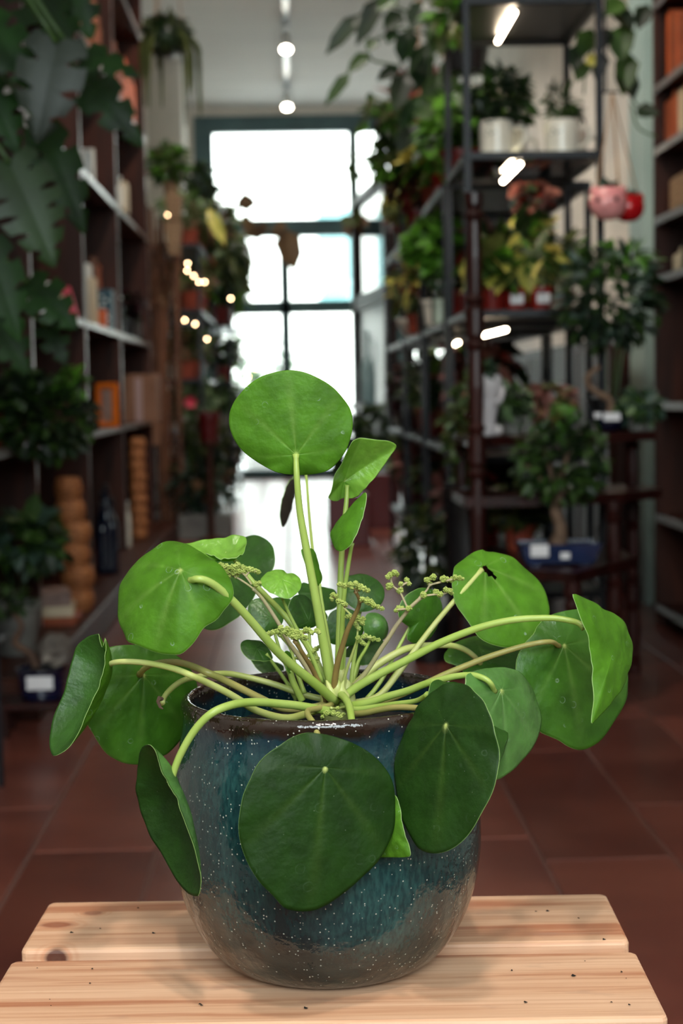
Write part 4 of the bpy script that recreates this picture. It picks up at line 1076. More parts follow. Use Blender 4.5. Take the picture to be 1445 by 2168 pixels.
cb_ = thing('cardboard_parcel', 'brown taped cardboard parcel sticking out of the bookcase', 'box', at(300, 9.2, .7505), R_(-3))
MB().cbox(-.22, .10, -.1, .1, 0, .27, .004).build('carton', 'cardboard', cb_)
MB().box(-.02, .02, -.1012, -.0995, 0, .25).build('tape_strip', 'tape', cb_)
box_thing('box', 'cream upright box on the bookcase shelf beside the orange box', 'box', 198, 7.42, 1.2205, .03, .12, .22, 'cream_card')
tb = thing('printed_box', 'dark teal box with white pattern on the bookcase shelf', 'box', at(226, 7.95, 1.2205), 0)
MB().cbox(-.035, .035, -.06, .06, 0, .20, .003).build('carton', 'teal_card', tb)
for (x, z, ww, hh) in ((-.012, .12, .02, .014), (.008, .145, .018, .012), (0, .09, .03, .01), (-.006, .06, .016, .02), (.014, .062, .014, .018), (-.014, .165, .016, .01), (.012, .03, .02, .012)):
    MB().box(x - ww / 2, x + ww / 2, -.0615, -.0603, z - hh / 2, z + hh / 2).build('printed_mark', 'white_print', tb)
box_thing('box', 'bright orange carton in front of the teal patterned box', 'box', 213, 7.6, 1.2205, .06, .05, .085, 'orange_card')
box_thing('box', 'small white carton on the bookcase behind monstera leaves', 'box', 104, 6.1, 1.2205, .03, .05, .11, 'white_card')
box_thing('box', 'beige carton next to the small white carton', 'box', 122, 6.3, 1.2205, .045, .05, .075, 'cream_card')
o = box_thing('ornament', 'pink ornament leaning on the bookcase shelf below the dark monstera leaf', 'ornament', 157, 6.62, 1.2205, .035, .04, .13, 'pink_card'); o.rotation_euler = (0, R_(-14), 0)
for i, (px, hgt, m, lab) in enumerate(((191, .19, 'white_card', 'thin white book on the bookcase behind the cream box'), (203, .23, 'brown_card', 'tall brown book on the bookcase behind the cream box'), (210, .21, 'rust_card', 'rust-red book on the bookcase behind the cream box'))):
    box_thing('book', lab, 'book', px, [7.75, 7.9, 8.05][i], 1.2205, .02, .13, hgt + .12, m)
box_thing('book', 'narrow brown book on the upper shelf by the white bottle', 'book', 266, 8.6, 1.86, .03, .13, .16, 'cream_card')
def bottle(label, px, Y, z, r, h, m, group=None, cap=None, name='bottle'):
    t = thing(name, label, 'bottle', at(px, Y, z), 0, group)
    MB().lathe(dense([(1e-6, 0), (r * .9, 0), (r, h * .06), (r, h * .55), (r * .85, h * .68), (r * .36, h * .78), (r * .33, h * .95), (r * .33, h * .96)], 2), 16).build('body', m, t, True)
    MB().lathe([(1e-6, h * .94), (r * .42, h * .94), (r * .42, h), (1e-6, h)], 12).build('cap', cap or 'black_plastic', t)
    return t
bottle('slim white bottle on the upper bookcase shelf', 256, 8.35, 1.86, .018, .16, 'white_ceramic', cap='white_card')
bottle('clear glass bottle on the bookcase shelf by the dark maroon plant', 256, 8.35, 1.22, .022, .19, 'bottle_glass', cap='white_metal')
bottle('tall clear bottle at the far end of the bookcase shelf', 288, 9.4, 1.2205, .034, .27, 'bottle_glass', cap='steel')
bottle('tall narrow white candle bottle by the small basket stack', 268, 8.3, .52, .014, .24, 'white_ceramic', cap='white_card').location.z = .12
RNDB = random.Random(9)
for k in range(9):
    px = 219 + (k % 3) * 11 + RNDB.uniform(-2, 2); Yk = 7.05 + (k // 3) * .28
    bottle('dark blue glass bottle crowded on the bottom bookcase shelf', px, Yk, .121, .028, RNDB.uniform(.26, .42), 'bottle_dark', 'dark bottles on the bottom shelf')
# wicker basket stacks
def basket_me(r, h, m):
    mb = MB()
    pr = []
    nr = 6
    for i in range(nr * 2 + 1):
        z = h * i / (nr * 2); b = r * (.70 + .30 * sin(pi * (.08 + .84 * i / (nr * 2)))) + (r * .035 if i % 2 else 0); pr.append((b, z))
    pr = [(1e-6, 0)] + pr + [(r * .8, h), (r * .78, h * .2), (1e-6, h * .2)]
    mb.lathe(pr, 20)
    return mb
big_spec = [(0, .125, .062, .088), (.004, .208, .062, .088), (-.006, .291, .06, .086), (.002, .372, .058, .082), (-.016, .449, .056, .085), (-.020, .53, .05, .085)]
words = ['bottom', 'second', 'third', 'fourth', 'fifth', 'top']
bp_ = at(164, 5.85, .12)
for (dx, z, r, h), wd in zip(big_spec, words):
    o = basket_me(r, h, 0).build('wicker_basket', 'wicker', None, False, (bp_.x + dx, bp_.y, z - .004))
    o.rotation_euler = (0, 0, z * 9)
    tag(o, f'{wd} wicker basket of the stack at the foot of the bookcase' if wd in ('bottom', 'top') else f'{wd} wicker basket from below in the near bookcase stack', 'basket', 'near stack of wicker baskets')
sp_ = at(296, 8.75, .12)
for k in range(9):
    o = basket_me(.045, .062, 0).build('small_basket', 'wicker', None, False, (sp_.x + RNDB.uniform(-.004, .004), sp_.y, .1205 + k * .0615))
    o.rotation_euler = (0, 0, k * 1.3)
    tag(o, f'small wicker basket in the slim far stack, ' + ['bottom one', 'second from below', 'third from below', 'fourth from below', 'middle one', 'fourth from the top', 'third from the top', 'second from the top', 'top one'][k], 'basket', 'far stack of small baskets')
for k, (w_, h_, m, lab) in enumerate(((.16, .03, 'rust_card', 'rust brown book at the bottom of the low pile by the baskets'), (.15, .035, 'cream_card', 'cream book in the middle of the low pile by the baskets'), (.14, .05, 'grey_print', 'grey box on top of the low book pile by the baskets'))):
    p = at(118, 5.55, .121); z = .121 + [0, .0305, .066][k]
    o = MB().cbox(-w_ / 2, w_ / 2, -.09, .09, 0, h_, .003).build('book', m, None, False, (p.x - .01 * k, p.y, z)); o.rotation_euler = (0, 0, .1 * k)
    tag(o, lab, 'book' if k < 2 else 'box')
# rows of rust coloured books on the top shelves
def book_row(Ya, Yb, z, xs, mats, lab, grp, rnd, hmin=.22, hmax=.32, side=1):
    y = Ya
    while y < Yb - .04:
        w_ = rnd.uniform(.03, .06); h_ = rnd.uniform(hmin, hmax); d_ = rnd.uniform(.16, .22)
        xa = (xs - d_, xs) if side > 0 else (xs, xs + d_)
        o = MB().cbox(xa[0], xa[1], 0, w_, 0, h_, .002).build('book', rnd.choice(mats), None, False, (0, y, z))
        tag(o, lab, 'book', grp)
        y += w_ + .0015
rb = random.Random(21)
book_row(8.3, 9.8, 2.4505, BX1 - .03, ['rust_card', 'rust_card', 'brown_card', 'orange_card'], 'rust or brown book in the row near the top of the bookcase', 'rust coloured books near the top', rb, .2, .34)
book_row(7.0, 8.05, 2.4505, BX1 - .03, ['rust_card', 'brown_card'], 'rust or brown book in the row near the top of the bookcase', 'rust coloured books near the top', rb, .2, .34)
potted('trailing_plant', 'dark maroon leaved plant with yellow top on the middle bookcase shelf', at(272, 8.75, 1.2205), .05, .09, 'black_plastic', .17, (.09, .08, .08), 120, .07, ['fol_maroon', 'fol_maroon', 'fol_dark'], 31)
hb = MB().cbox(-.025, .025, -.006, .006, -.17, 0, .002).build('wooden_tag', 'cardboard', None, False, U(336, 885, 9.8))
hb.location.x = -.833; hb.location.y = 9.876; tag(hb, 'pinkish wooden tag board hanging at the end of the bookcase', 'sign')

# ---------------- plants in front of the bookcase
pl = at(70, 5.0, .756)
ivy = thing('ivy_plant', 'bushy dark ivy spilling over the bookcase shelf at left', 'plant', (-.95, pl.y, .7505))
pot_part(ivy, .07, .12, 'terracotta')
stems(ivy, 8, .2, .2, 'fol_dark', 33, .003).location = (0, 0, .1)
c_ = U(95, 885, 5.0) - ivy.location
bush(ivy, c_, (.17, .14, .13), 420, .05, ['fol_dark', 'fol_green', 'fol_dark'], 34, .7)
bush(ivy, U(40, 840, 5.0) - ivy.location, (.10, .1, .10), 160, .05, ['fol_green', 'fol_dark'], 35, .7, name='foliage')
bush(ivy, U(150, 810, 5.0) - ivy.location, (.05, .05, .05), 40, .055, ['fol_bright', 'fol_green'], 36, .5, name='young_shoots')
lowp = at(52, 4.9, .0)
lp = thing('leafy_plant', 'green broad-leaved plant below the ivy at the left edge', 'plant', (lowp.x - .02, 4.9, .1205))
pot_part(lp, .08, .16, 'grey_pot'); stems(lp, 6, .12, .2, 'fol_dark', 37, .004).location = (0, 0, .13)
bush(lp, U(60, 1150, 4.9) - lp.location, (.11, .1, .10), 130, .085, ['fol_dark', 'fol_green', 'fol_grey'], 38, .6)
# bonsai on its low stool
st = U(75, 1500, 4.3)
stl = thing('low_stool', 'low reddish wooden stool under the navy bonsai dish', 'stool', (st.x, 4.3, 0))
zs = U(75, 1478, 4.3).z
MB().cbox(-.10, .10, -.08, .08, zs - .02, zs, .004).build('stool_top', 'red_wood', stl)
for sx in (-1, 1):
    for sy in (-1, 1): MB().cbox(sx * .075 - .012, sx * .075 + .012, sy * .06 - .012, sy * .06 + .012, 0, zs - .02, .002).build('leg', 'red_wood', stl)
bo = thing('bonsai', 'bonsai in a glossy navy dish with white tag at lower left', 'bonsai', (at(90, 4.3, zs).x, 4.3, zs))
MB().lathe([(1e-6, 0), (.052, 0), (.058, .008), (.064, .07), (.069, .075), (.069, .083), (.060, .083), (.058, .07), (1e-6, .07)], 28).build('dish', 'navy_ceramic', bo)
tag_part(bo, .07, .036, .052, -.0665, .004)
MB().lathe([(1e-6, .085), (.03, .083), (.057, .07)], 16).build('soil', 'soil', bo)
rk = MB(); rr = random.Random(12)
def rock(mb, c, r, rnd):
    pts = []
    n1, n2 = 6, 9
    for i in range(n1 + 1):
        for k in range(n2):
            a = pi * i / n1; b = 2 * pi * k / n2; q = r * (1 + (rnd.uniform(-.22, .22) if 0 < i < n1 else 0))
            pts.append((c[0] + q * max(.001, sin(a)) * cos(b), c[1] + q * max(.001, sin(a)) * sin(b), c[2] - q * cos(a) * .9))
    fs = [(i * n2 + k, i * n2 + (k + 1) % n2, (i + 1) * n2 + (k + 1) % n2, (i + 1) * n2 + k) for i in range(n1) for k in range(n2)]
    mb.add(pts, fs)
rock(rk, (.035, 0, .13), .05, rr); rk.build('stone', 'stone', bo)
MB().tube(smooth_path([(-.01, 0, .07), (-.03, 0, .12), (-.07, .01, .15), (-.05, 0, .2), (-.09, 0, .25)], 4), [.012] * 5 + [.010] * 6 + [.007] * 6, 8).build('trunk', 'bark', bo, True)
bush(bo, (-.10, 0, .26), (.09, .07, .05), 160, .03, ['fol_dark', 'fol_green'], 39, .5)
ms_ = thing('metal_stand', 'black metal plant stand leg at the left picture edge', 'plant stand', (at(-38, 3.7, 0).x, 3.7, 0))
for dx in (-.045, .045):
    MB().cbox(dx - .006, dx + .006, -.006, .006, 0, .34, .001).build('leg', 'black_metal', ms_)
MB().cbox(-.06, .06, -.06, .06, .34, .352, .002).build('top_plate', 'black_metal', ms_)

# ---------------- monstera reaching in from the upper left
mo = thing('monstera', 'large dark monstera with split leaves filling the upper left corner', 'plant', (-1.0, 3.55, 0))
pot_part(mo, .16, .30, 'grey_pot', n=28)
MB().lathe([(1e-6, .26), (.14, .26)], 20).build('soil', 'soil', mo)
MB().tube([(0, 0, .2), (.02, 0, 1.2), (.05, 0, 2.25)], .03, 10).build('moss_pole', 'bark', mo)
def monstera_leaf(base, tip, W, nrm, m, splits=4, parent=mo, seed=0, lab=None, gap=.34):
    base = Vector(base); tip = Vector(tip); d = (tip - base); L = d.length; d.normalize()
    nrm = Vector(nrm); sd = d.cross(nrm).normalized(); nn_ = sd.cross(d).normalized()
    def pt(t, u):   # t along, u sideways in half widths
        w = W * .5 * (max(0.0, sin(pi * min(1, (t * .93 + .07) ** .72))) ** .85)
        return base + d * (L * t - .16 * L * abs(u) * (1 - t) * (1 if t < .3 else .4)) + sd * (w * u) + nn_ * (.10 * W * abs(u) - .25 * L * (t - .3) ** 2 - .12 * W * u * u)
    mb = MB(); K = splits
    ts = [0] + [(i + 1) / (K + 1) for i in range(K)] + [1]
    for s in (-1, 1):
        for i in range(len(ts) - 1):
            a, b = ts[i], ts[i + 1]; g = (b - a) * gap if K > 1 else 0
            n3 = 3
            rowsv = []
            for j in range(n3 + 1):
                t = a + (b - a) * j / n3
                to = a + g * .5 + (b - a - g) * j / n3
                rowsv.append([pt(t, 0), pt(t, .38 * s), pt(to, .72 * s), pt(min(1, to), 1.0 * s)])
            vs = [p for r_ in rowsv for p in r_]; fs = []
            for j in range(n3):
                for q in range(3): fs.append((j * 4 + q, j * 4 + q + 1, (j + 1) * 4 + q + 1, (j + 1) * 4 + q))
            mb.add([v - parent.location for v in vs], fs)
    o = mb.build('leaf', m, parent, True)
    if lab: o['label'] = lab
    return o
ML = [  # base px, tip px, width px, depth, normal, splits
    ((150, 105), (300, 150), 95, 3.55, (.2, -.8, .5), 3),
    ((120, 90), (75, 300), 170, 3.45, (.1, -.95, .3), 4),
    ((165, 150), (305, 305), 120, 3.7, (-.1, -.9, .4), 4),
    ((20, 345), (120, 560), 190, 3.3, (.2, -.9, .4), 5),
    ((95, 280), (185, 490), 125, 3.6, (.3, -.9, .2), 3),
    ((60, 600), (165, 690), 130, 3.5, (.1, -.8, .5), 3),
    ((-25, 520), (45, 720), 130, 3.2, (.3, -.9, .2), 3),
    ((60, -30), (170, 120), 160, 3.8, (.1, -.7, .6), 4),
    ((-30, 40), (70, 180), 150, 3.5, (.2, -.8, .5), 4),
    ((150, -60), (195, 80), 110, 3.9, (.1, -.8, .5), 3),
    ((100, 690), (140, 770), 80, 3.6, (.1, -.9, .3), 2),
    ((-30, 180), (40, 320), 120, 3.6, (.2, -.9, .3), 4),
    ((-20, 660), (60, 790), 120, 3.55, (.2, -.9, .3), 3),
]
for i, (b, t, w_, Yd, nr, k) in enumerate(ML):
    B3d = U(*b, Yd); T3d = U(*t, Yd - .03)
    monstera_leaf(B3d, T3d, .85 * w_ * mpp(Yd), nr, {3: 'fol_finger', 1: 'fol_sheen', 4: 'fol_monstera'}.get(i, 'fol_monstera'), min(k, 3) if i != 3 else 5, seed=i)
    root = mo.location + Vector((.04, 0, 1.0 + 1.2 * (1 - min(1, max(0, b[1] / 700)))))
    mid = root.lerp(B3d, .6) + Vector((0, 0, .12))
    MB().tube(smooth_path([root - mo.location, mid - mo.location, B3d - mo.location], 5), .006, 6).build('petiole', 'fol_green', mo, True)

# ---------------- hanging basket plant
hp = U(350, 78, 8.6)
hg = thing('hanging_plant', 'round dark hanging basket with trailing strands below the ceiling at left', 'plant', hp)
MB().ball((0, 0, 0), .115, 12, sz=.9).build('basket', 'fol_dark', hg, True)
bush(hg, (0, 0, .02), (.125, .12, .10), 380, .06, ['fol_dark', 'fol_olive', 'fol_dark'], 51, .3, .5, shell=.8)
for a in (0, 2.1, 4.2): MB().tube([(.09 * cos(a), .09 * sin(a), .06), (0, 0, ZC - hp.z)], .003, 5).build('cord', 'rope', hg)
for k in range(16):
    a = RND.uniform(0, 6.28); x = .11 * cos(a); y = .1 * sin(a); L = RND.uniform(.2, .62) if x > -.03 else RND.uniform(.1, .4)
    sx = x * 1.35 + .02
    mb = MB().tube(smooth_path([(x * .8, y, .03), (sx, y * 1.2, -.05), (sx * 1.05, y * 1.2, -L * .6), (sx * 1.06, y * 1.2, -L)], 4), [.009, .012, .012, .012, .011, .011, .010, .010, .009, .008, .007, .006, .004], 5)
    mb.build('strand', 'fol_olive', hg)

# ---------------- metal racks
def rack(label, x0, x1, y0, y1, levels, m, pw=.022, shelf='board', top=None, name='metal_rack', leds=(), ledx=None):
    t = thing(name, label, 'shelf rack', (x0, y0, 0))
    W, D = x1 - x0, y1 - y0; H = top or levels[-1]
    for px_, py_ in ((0, 0), (W, 0), (0, D), (W, D)):
        MB().cbox(px_ - pw / 2, px_ + pw / 2, py_ - pw / 2, py_ + pw / 2, 0, H, .002).build('post', m, t)
    for i, z in enumerate(levels):
        s = MB()
        h = .024
        s.cbox(0, W, -.012, .012, z - h, z, .002); s.cbox(0, W, D - .012, D + .012, z - h, z, .002)
        s.cbox(-.012, .012, .012, D - .012, z - h, z, .002); s.cbox(W - .012, W + .012, .012, D - .012, z - h, z, .002)
        so = s.build('shelf_frame', m, t)
        mm = 'shelf_glass' if (shelf == 'glass' and i == len(levels) - 2) else 'black_plastic' if shelf != 'steel' else 'grey_metal'
        MB().box(.012, W - .012, .012, D - .012, z - .012, z - .004).build('shelf_board', mm, so)
    for (z, ya, yb, xx) in leds:
        MB().tube([(xx, ya - y0, z - .030), (xx, yb - y0, z - .030)], .006, 8).build('led_tube', 'led_tube', t)
    return t
LZ = [.2, .6, 1.0, 1.44, 1.85]
rack('grey metal plant rack on the left, nearer the bookcase', -1.1, -.57, 10.25, 12.2, LZ, 'black_metal', shelf='steel')
rack('grey metal plant rack on the left, nearer the shop door', -1.06, -.46, 12.35, 14.3, LZ, 'black_metal', shelf='steel')
RZ = [.25, .69, 1.15, 1.643, 2.12]
rx0, rx1 = .567, .985
rack('black metal rack holding white mugs, nearest on the right', rx0, rx1, 5.1, 5.7, RZ, 'black_metal', shelf='glass', leds=[(RZ[4], 5.18, 5.6, .165), (RZ[3], 5.16, 5.58, .175)])
for i_, (pa_, pb_) in enumerate(((U(1023, 710, 5.58), U(1070, 698, 5.3)), (U(945, 737, 7.6), U(970, 725, 7.05)))):  # short glowing bars standing in for reflections of the LED tubes
    lt = thing('led_tube_light', ['short warm LED tube under the shelf beside the dark red post', 'short warm LED tube seen deeper inside the right racks'][i_], 'lamp', pa_)
    MB().tube([(0, 0, 0), pb_ - pa_], .006, 8).build('tube', 'led_tube', lt); MB().tube([(0, 0, .008), pb_ - pa_ + Vector((0, 0, .008))], .004, 6).build('holder', 'black_metal', lt)
RK = [(5.85, 6.75), (6.9, 7.9), (8.05, 9.25)]
wrd = ['second', 'third', 'farthest']
for (ya, yb), wd in zip(RK, wrd):
    rack(f'black metal plant rack on the right, {wd} from the camera', rx0, rx1 + .1, ya, yb, RZ[:4] if wd in ('second', 'third') else RZ, 'black_metal', leds=[(RZ[4], ya + .25, yb - .6, .22), (RZ[4], yb - .35, yb - .05, .2)] if wd in ('farthest',) else [])

# potted plants crowding the racks
KINDS = [  # label core, pot, foliage mats, size, n, asp, shape
    ('bushy green plant in a red pot', 'red_plastic', ['fol_green', 'fol_dark'], .06, 90, .55, (.10, .10, .09)),
    ('light green plant in a red pot', 'red_plastic', ['fol_bright', 'fol_green'], .075, 70, .7, (.10, .10, .08)),
    ('yellow-green speckled plant in a terracotta pot', 'terracotta', ['fol_yellow', 'fol_bright', 'fol_olive'], .08, 60, .6, (.10, .10, .09)),
    ('dark leaved plant in a black pot', 'black_plastic', ['fol_dark', 'fol_maroon'], .08, 70, .5, (.10, .10, .10)),
    ('olive trailing plant in a terracotta pot', 'terracotta', ['fol_olive', 'fol_brown', 'fol_green'], .07, 80, .35, (.12, .12, .10)),
    ('reddish leaved plant in a red pot', 'dark_red_plastic', ['fol_red', 'fol_pink', 'fol_dark'], .07, 70, .5, (.09, .09, .09)),
    ('pale variegated plant in a grey pot', 'grey_pot', ['fol_pale', 'fol_green'], .07, 80, .6, (.10, .10, .08)),
]
PROTO = {}
def rack_plant(kind, loc, place, sc, rz, group):
    lab = f'{KINDS[kind][0]}, {place}'
    if kind not in PROTO:
        k = KINDS[kind]
        o = potted('potted_plant', lab, (0, 0, 0), .055, .09, k[1], .17, k[6], k[4], k[3], k[2], 100 + kind, group, asp=k[5])
        PROTO[kind] = o
    else:
        o = copy_tree(PROTO[kind])
    o['label'] = lab; o['group'] = group
    o.location = loc; o.rotation_euler = (0, 0, rz); o.scale = (sc, sc, sc)
    return o
rp = random.Random(77)
ordn = ['nearest', 'second', 'third', 'fourth', 'fifth', 'sixth', 'seventh', 'eighth']
lev = ['bottom', 'second lowest', 'middle', 'second highest', 'top']
for li, z in enumerate(LZ):
    y = 10.45; cnt = {}
    while y < 14.2:
        kind = rp.choice([0, 1, 2, 3, 4, 4, 6]) if li > 1 else rp.choice([0, 3, 3, 6, 5])
        side = 'nearer' if y < 12.2 else 'farther'
        if not 12.1 < y < 12.45:
            cnt[side] = cnt.get(side, 0) + 1
            rack_plant(kind, ((-.67 if y < 12.2 else -.56) + rp.uniform(-.05, .04), y, z), f'{lev[li]} shelf of {side} left rack, {ordn[cnt[side] - 1]}', rp.uniform(1.15, 1.6), rp.uniform(0, 6), 'plants on the left racks')
        y += rp.uniform(.30, .42)
for ri, (ya, yb) in enumerate(RK):
    for li, z in enumerate(RZ[:4] if ri < 2 else RZ):
        n = 4
        for k in range(n):
            yy = lerp(ya + .15, yb - .15, k / (n - 1))
            kind = rp.choice([0, 1, 2, 3, 5, 5, 1]) if li >= 2 else rp.choice([3, 0, 6, 5])
            if ri == 0 and li == 3: kind = (1, 1, 5, 1)[k]
            if ri == 1 and li == 2 and k == 1: continue
            rack_plant(kind, (rx0 + .09 + rp.uniform(-.02, .12), yy, z), f'{lev[li]} shelf of {wrd[ri]} right rack, {ordn[k]}', rp.uniform(1.2, 1.65), rp.uniform(0, 6), 'plants on the right racks')
wb = MB().lathe(dense([(1e-6, 0), (.03, 0), (.055, .02), (.075, .05), (.08, .075), (.074, .075), (.066, .045), (1e-6, .015)], 2), 20).build('bowl', 'white_ceramic', None, True, (at(876, 7.4, 1.151).x, 7.4, 1.5))
wb.location = (at(876, 7.4, 1.15).x, 7.4, 1.1505); tag(wb, 'white bowl among the plants on the third right rack', 'bowl')
bottle('clear glass bottle on the rack shelf edge, nearer one', 930, 6.1, 1.1505, .03, .16, 'bottle_glass', cap='steel')
bottle('clear glass bottle on the rack shelf edge, farther one', 897, 6.9, 1.1505, .03, .22, 'bottle_glass', cap='steel')

potted('leafy_plant', 'large bright green bush glowing inside the second right rack', (at(925, 6.3, 1.15).x, 6.3, 1.1505), .06, .10, 'white_ceramic', .30, (.12, .1, .13), 170, .075, ['fol_bright', 'fol_bright', 'fol_green'], 401, asp=.7)
potted('croton', 'orange and yellow leaved croton on the third right rack', (at(884, 7.15, 1.15).x, 7.15, 1.1505), .05, .08, 'terracotta', .24, (.08, .08, .14), 120, .08, ['fol_yellow', 'rust_card', 'fol_green'], 402, asp=.3)
potted('red_plant', 'dense red-brown leaved plant high on the third right rack', (at(885, 7.5, 1.65).x, 7.5, 1.6435), .06, .09, 'dark_red_plastic', .20, (.16, .12, .10), 200, .07, ['fol_red', 'fol_maroon', 'fol_brown'], 403, asp=.5)
vv = potted('variegated_vine', 'pale variegated vine trailing left of the white torso vase', (at(985, 5.02, .69).x, 5.02, .0), .07, .6, 'black_plastic', .78, (.07, .06, .18), 170, .05, ['fol_pale', 'fol_green', 'fol_olive'], 404, asp=.5)
potted('fern', 'dark fern on the floor left of the dark red stand', (at(945, 5.4, 0).x - .06, 5.3, 0), .08, .16, 'black_plastic', .36, (.12, .12, .16), 200, .09, ['fol_dark', 'fol_olive', 'fol_dark'], 405, asp=.3)
# cascade of olive and yellow leaves on the left rack top
cs = thing('trailing_plant', 'olive and yellow leaves cascading over the top of the left rack', 'plant', (-.72, 11.2, 1.851))
pot_part(cs, .09, .14, 'terracotta')
bush(cs, U(450, 470, 11.2) - cs.location, (.17, .35, .16), 260, .12, ['fol_olive', 'fol_green', 'fol_brown', 'fol_dark'], 61, .35, .5)
bush(cs, U(500, 600, 13.0) - cs.location, (.12, .5, .22), 220, .12, ['fol_olive', 'fol_green', 'fol_bright'], 69, .35, .6)
bush(cs, U(490, 545, 12.0) - cs.location, (.14, .4, .20), 260, .12, ['fol_olive', 'fol_green', 'fol_dark'], 62, .35, .6)
big = MB(); blade(big, U(440, 440, 10.8) - cs.location, U(476, 520, 10.7) - U(440, 440, 10.8), Vector((.2, -1, .2)), .30, .10); big.build('yellow_leaf', 'fol_yellow', cs)
tw_ = thing('tall_plant', 'tall thin plant with brown leaves standing out against the bright door glass', 'plant', (at(520, 14.1, 1.851).x - .1, 14.1, 1.851))
pot_part(tw_, .07, .11, 'terracotta')
sb = tw_.location
MB().tube(smooth_path([(0, 0, .09), U(512, 560, 14.0) - sb, U(530, 500, 13.9) - sb, U(525, 440, 13.9) - sb], 5), .006, 6).build('stem', 'fol_brown', tw_, True)
MB().tube(smooth_path([U(530, 500, 13.9) - sb, U(570, 490, 13.8) - sb, U(605, 500, 13.8) - sb], 5), .006, 6).build('stem', 'fol_brown', tw_, True)
for (a, b, w_) in (((522, 448), (518, 412), 34), ((535, 478), (548, 502), 46), ((512, 480), (535, 470), 34), ((598, 482), (622, 562), 46), ((575, 482), (604, 492), 34), ((560, 500), (540, 480), 36), ((500, 520), (508, 545), 22)):
    A_ = U(*a, 13.85); B_ = U(*b, 13.82); mb = MB(); blade(mb, A_ - sb, B_ - A_, Vector((.1, -1, .2)), (B_ - A_).length * 1.15, 1.35 * w_ * mpp(13.85), 0, .05); mb.build('leaf', 'fol_brown', tw_)
potted('leafy_plant', 'bright green leafy bush standing above the reed bundle', (at(362, 9.98, 2.0).x, 10.0, U(362, 418, 10).z), .05, .09, 'pale_wicker', .20, (.13, .11, .13), 260, .07, ['fol_green', 'fol_bright', 'fol_olive'], 63).location.x -= .0
potted('leafy_plant', 'dark round bush at the left edge of the bright transom window', (at(442, 12.9, 1.851).x - .05, 13.0, 1.851), .07, .12, 'black_plastic', .72, (.14, .14, .18), 260, .08, ['fol_dark', 'fol_green'], 64)
# two tapered wooden planters on the post, under the bush
for k, (py, lab) in enumerate(((465, 'tapered wooden planter at left, upper of two'), (540, 'tapered wooden planter at left, lower of two'))):
    b = U(369, py, 9.98)
    t = MB(); w0, w1, h = .032, .055, [.145, .20][k]
    t.add([(-w0, -w0, 0), (w0, -w0, 0), (w0, w0, 0), (-w0, w0, 0), (-w1, -w1, h), (w1, -w1, h), (w1, w1, h), (-w1, w1, h), (-w1 * .8, -w1 * .8, h), (w1 * .8, -w1 * .8, h), (w1 * .8, w1 * .8, h), (-w1 * .8, w1 * .8, h), (-w0 * .6, -w0 * .6, .02), (w0 * .6, -w0 * .6, .02), (w0 * .6, w0 * .6, .02), (-w0 * .6, w0 * .6, .02)],
          [(3, 2, 1, 0), (0, 1, 5, 4), (1, 2, 6, 5), (2, 3, 7, 6), (3, 0, 4, 7), (4, 5, 9, 8), (5, 6, 10, 9), (6, 7, 11, 10), (7, 4, 8, 11), (8, 9, 13, 12), (9, 10, 14, 13), (10, 11, 15, 14), (11, 8, 12, 15), (12, 13, 14, 15)])
    o = t.build('tapered_planter', 'pale_wicker', None, False, b); tag(o, lab, 'planter')
wp = at(369, 9.98, 1.9)
wpo = thing('wooden_post', 'slim wooden post carrying the two tapered planters', 'post', (wp.x, 10.045, 0))
MB().cbox(-.015, .015, -.012, .012, 0, 2.12, .002).build('shaft', 'dry_reed', wpo); MB().cbox(-.05, .05, -.05, .05, 0, .02, .002).build('foot', 'dry_reed', wpo)
# reed bundle
rd = thing('reed_bundle', 'tall bundle of dried brown reeds standing beside the bookcase', 'dried reeds', (at(362, 10.05, 0).x - .02, 10.08, 0))
rrd = random.Random(8)
for k in range(18):
    a = rrd.uniform(0, 6.28); r = rrd.uniform(0, .055); h = rrd.uniform(1.5, 2.15)
    MB().tube([(r * cos(a), r * sin(a) * .6, .0), (r * 1.1 * cos(a) + rrd.uniform(-.02, .02), r * .7 * sin(a), h * .5), (r * 1.9 * cos(a) + rrd.uniform(-.03, .03), r * sin(a), h)], .010, 6).build('reed', 'dry_reed', rd)
bush(rd, (.02, 0, 1.62), (.10, .07, .22), 160, .11, ['fol_brown', 'dry_reed'], 66, .16, .2, name='seed_heads')
# fairy lights
fl = thing('fairy_lights', 'string of warm fairy lights on the left plant rack', 'string lights', (-.6, 10.15, 1.2))
fb = [(376, 545), (397, 558), (396, 573), (410, 584), (421, 597), (433, 597), (391, 678), (413, 686), (438, 718), (525, 798), (488, 632), (540, 780), (355, 455)]
fpts = []
for (x, y) in fb:
    p = U(x, y, 10.16); fpts.append(p); MB().ball(p - fl.location, .0065, 6).build('bulb', 'fairy_bulb', fl)
cw = MB()
for a, b in zip(fpts[:-1], fpts[1:]):
    if (a - b).length < .9: cw.tube(smooth_path([a - fl.location, (a + b) / 2 - fl.location - Vector((0, 0, .03)), b - fl.location], 3), .0015, 4)
cw.build('wire', 'black_plastic', fl)
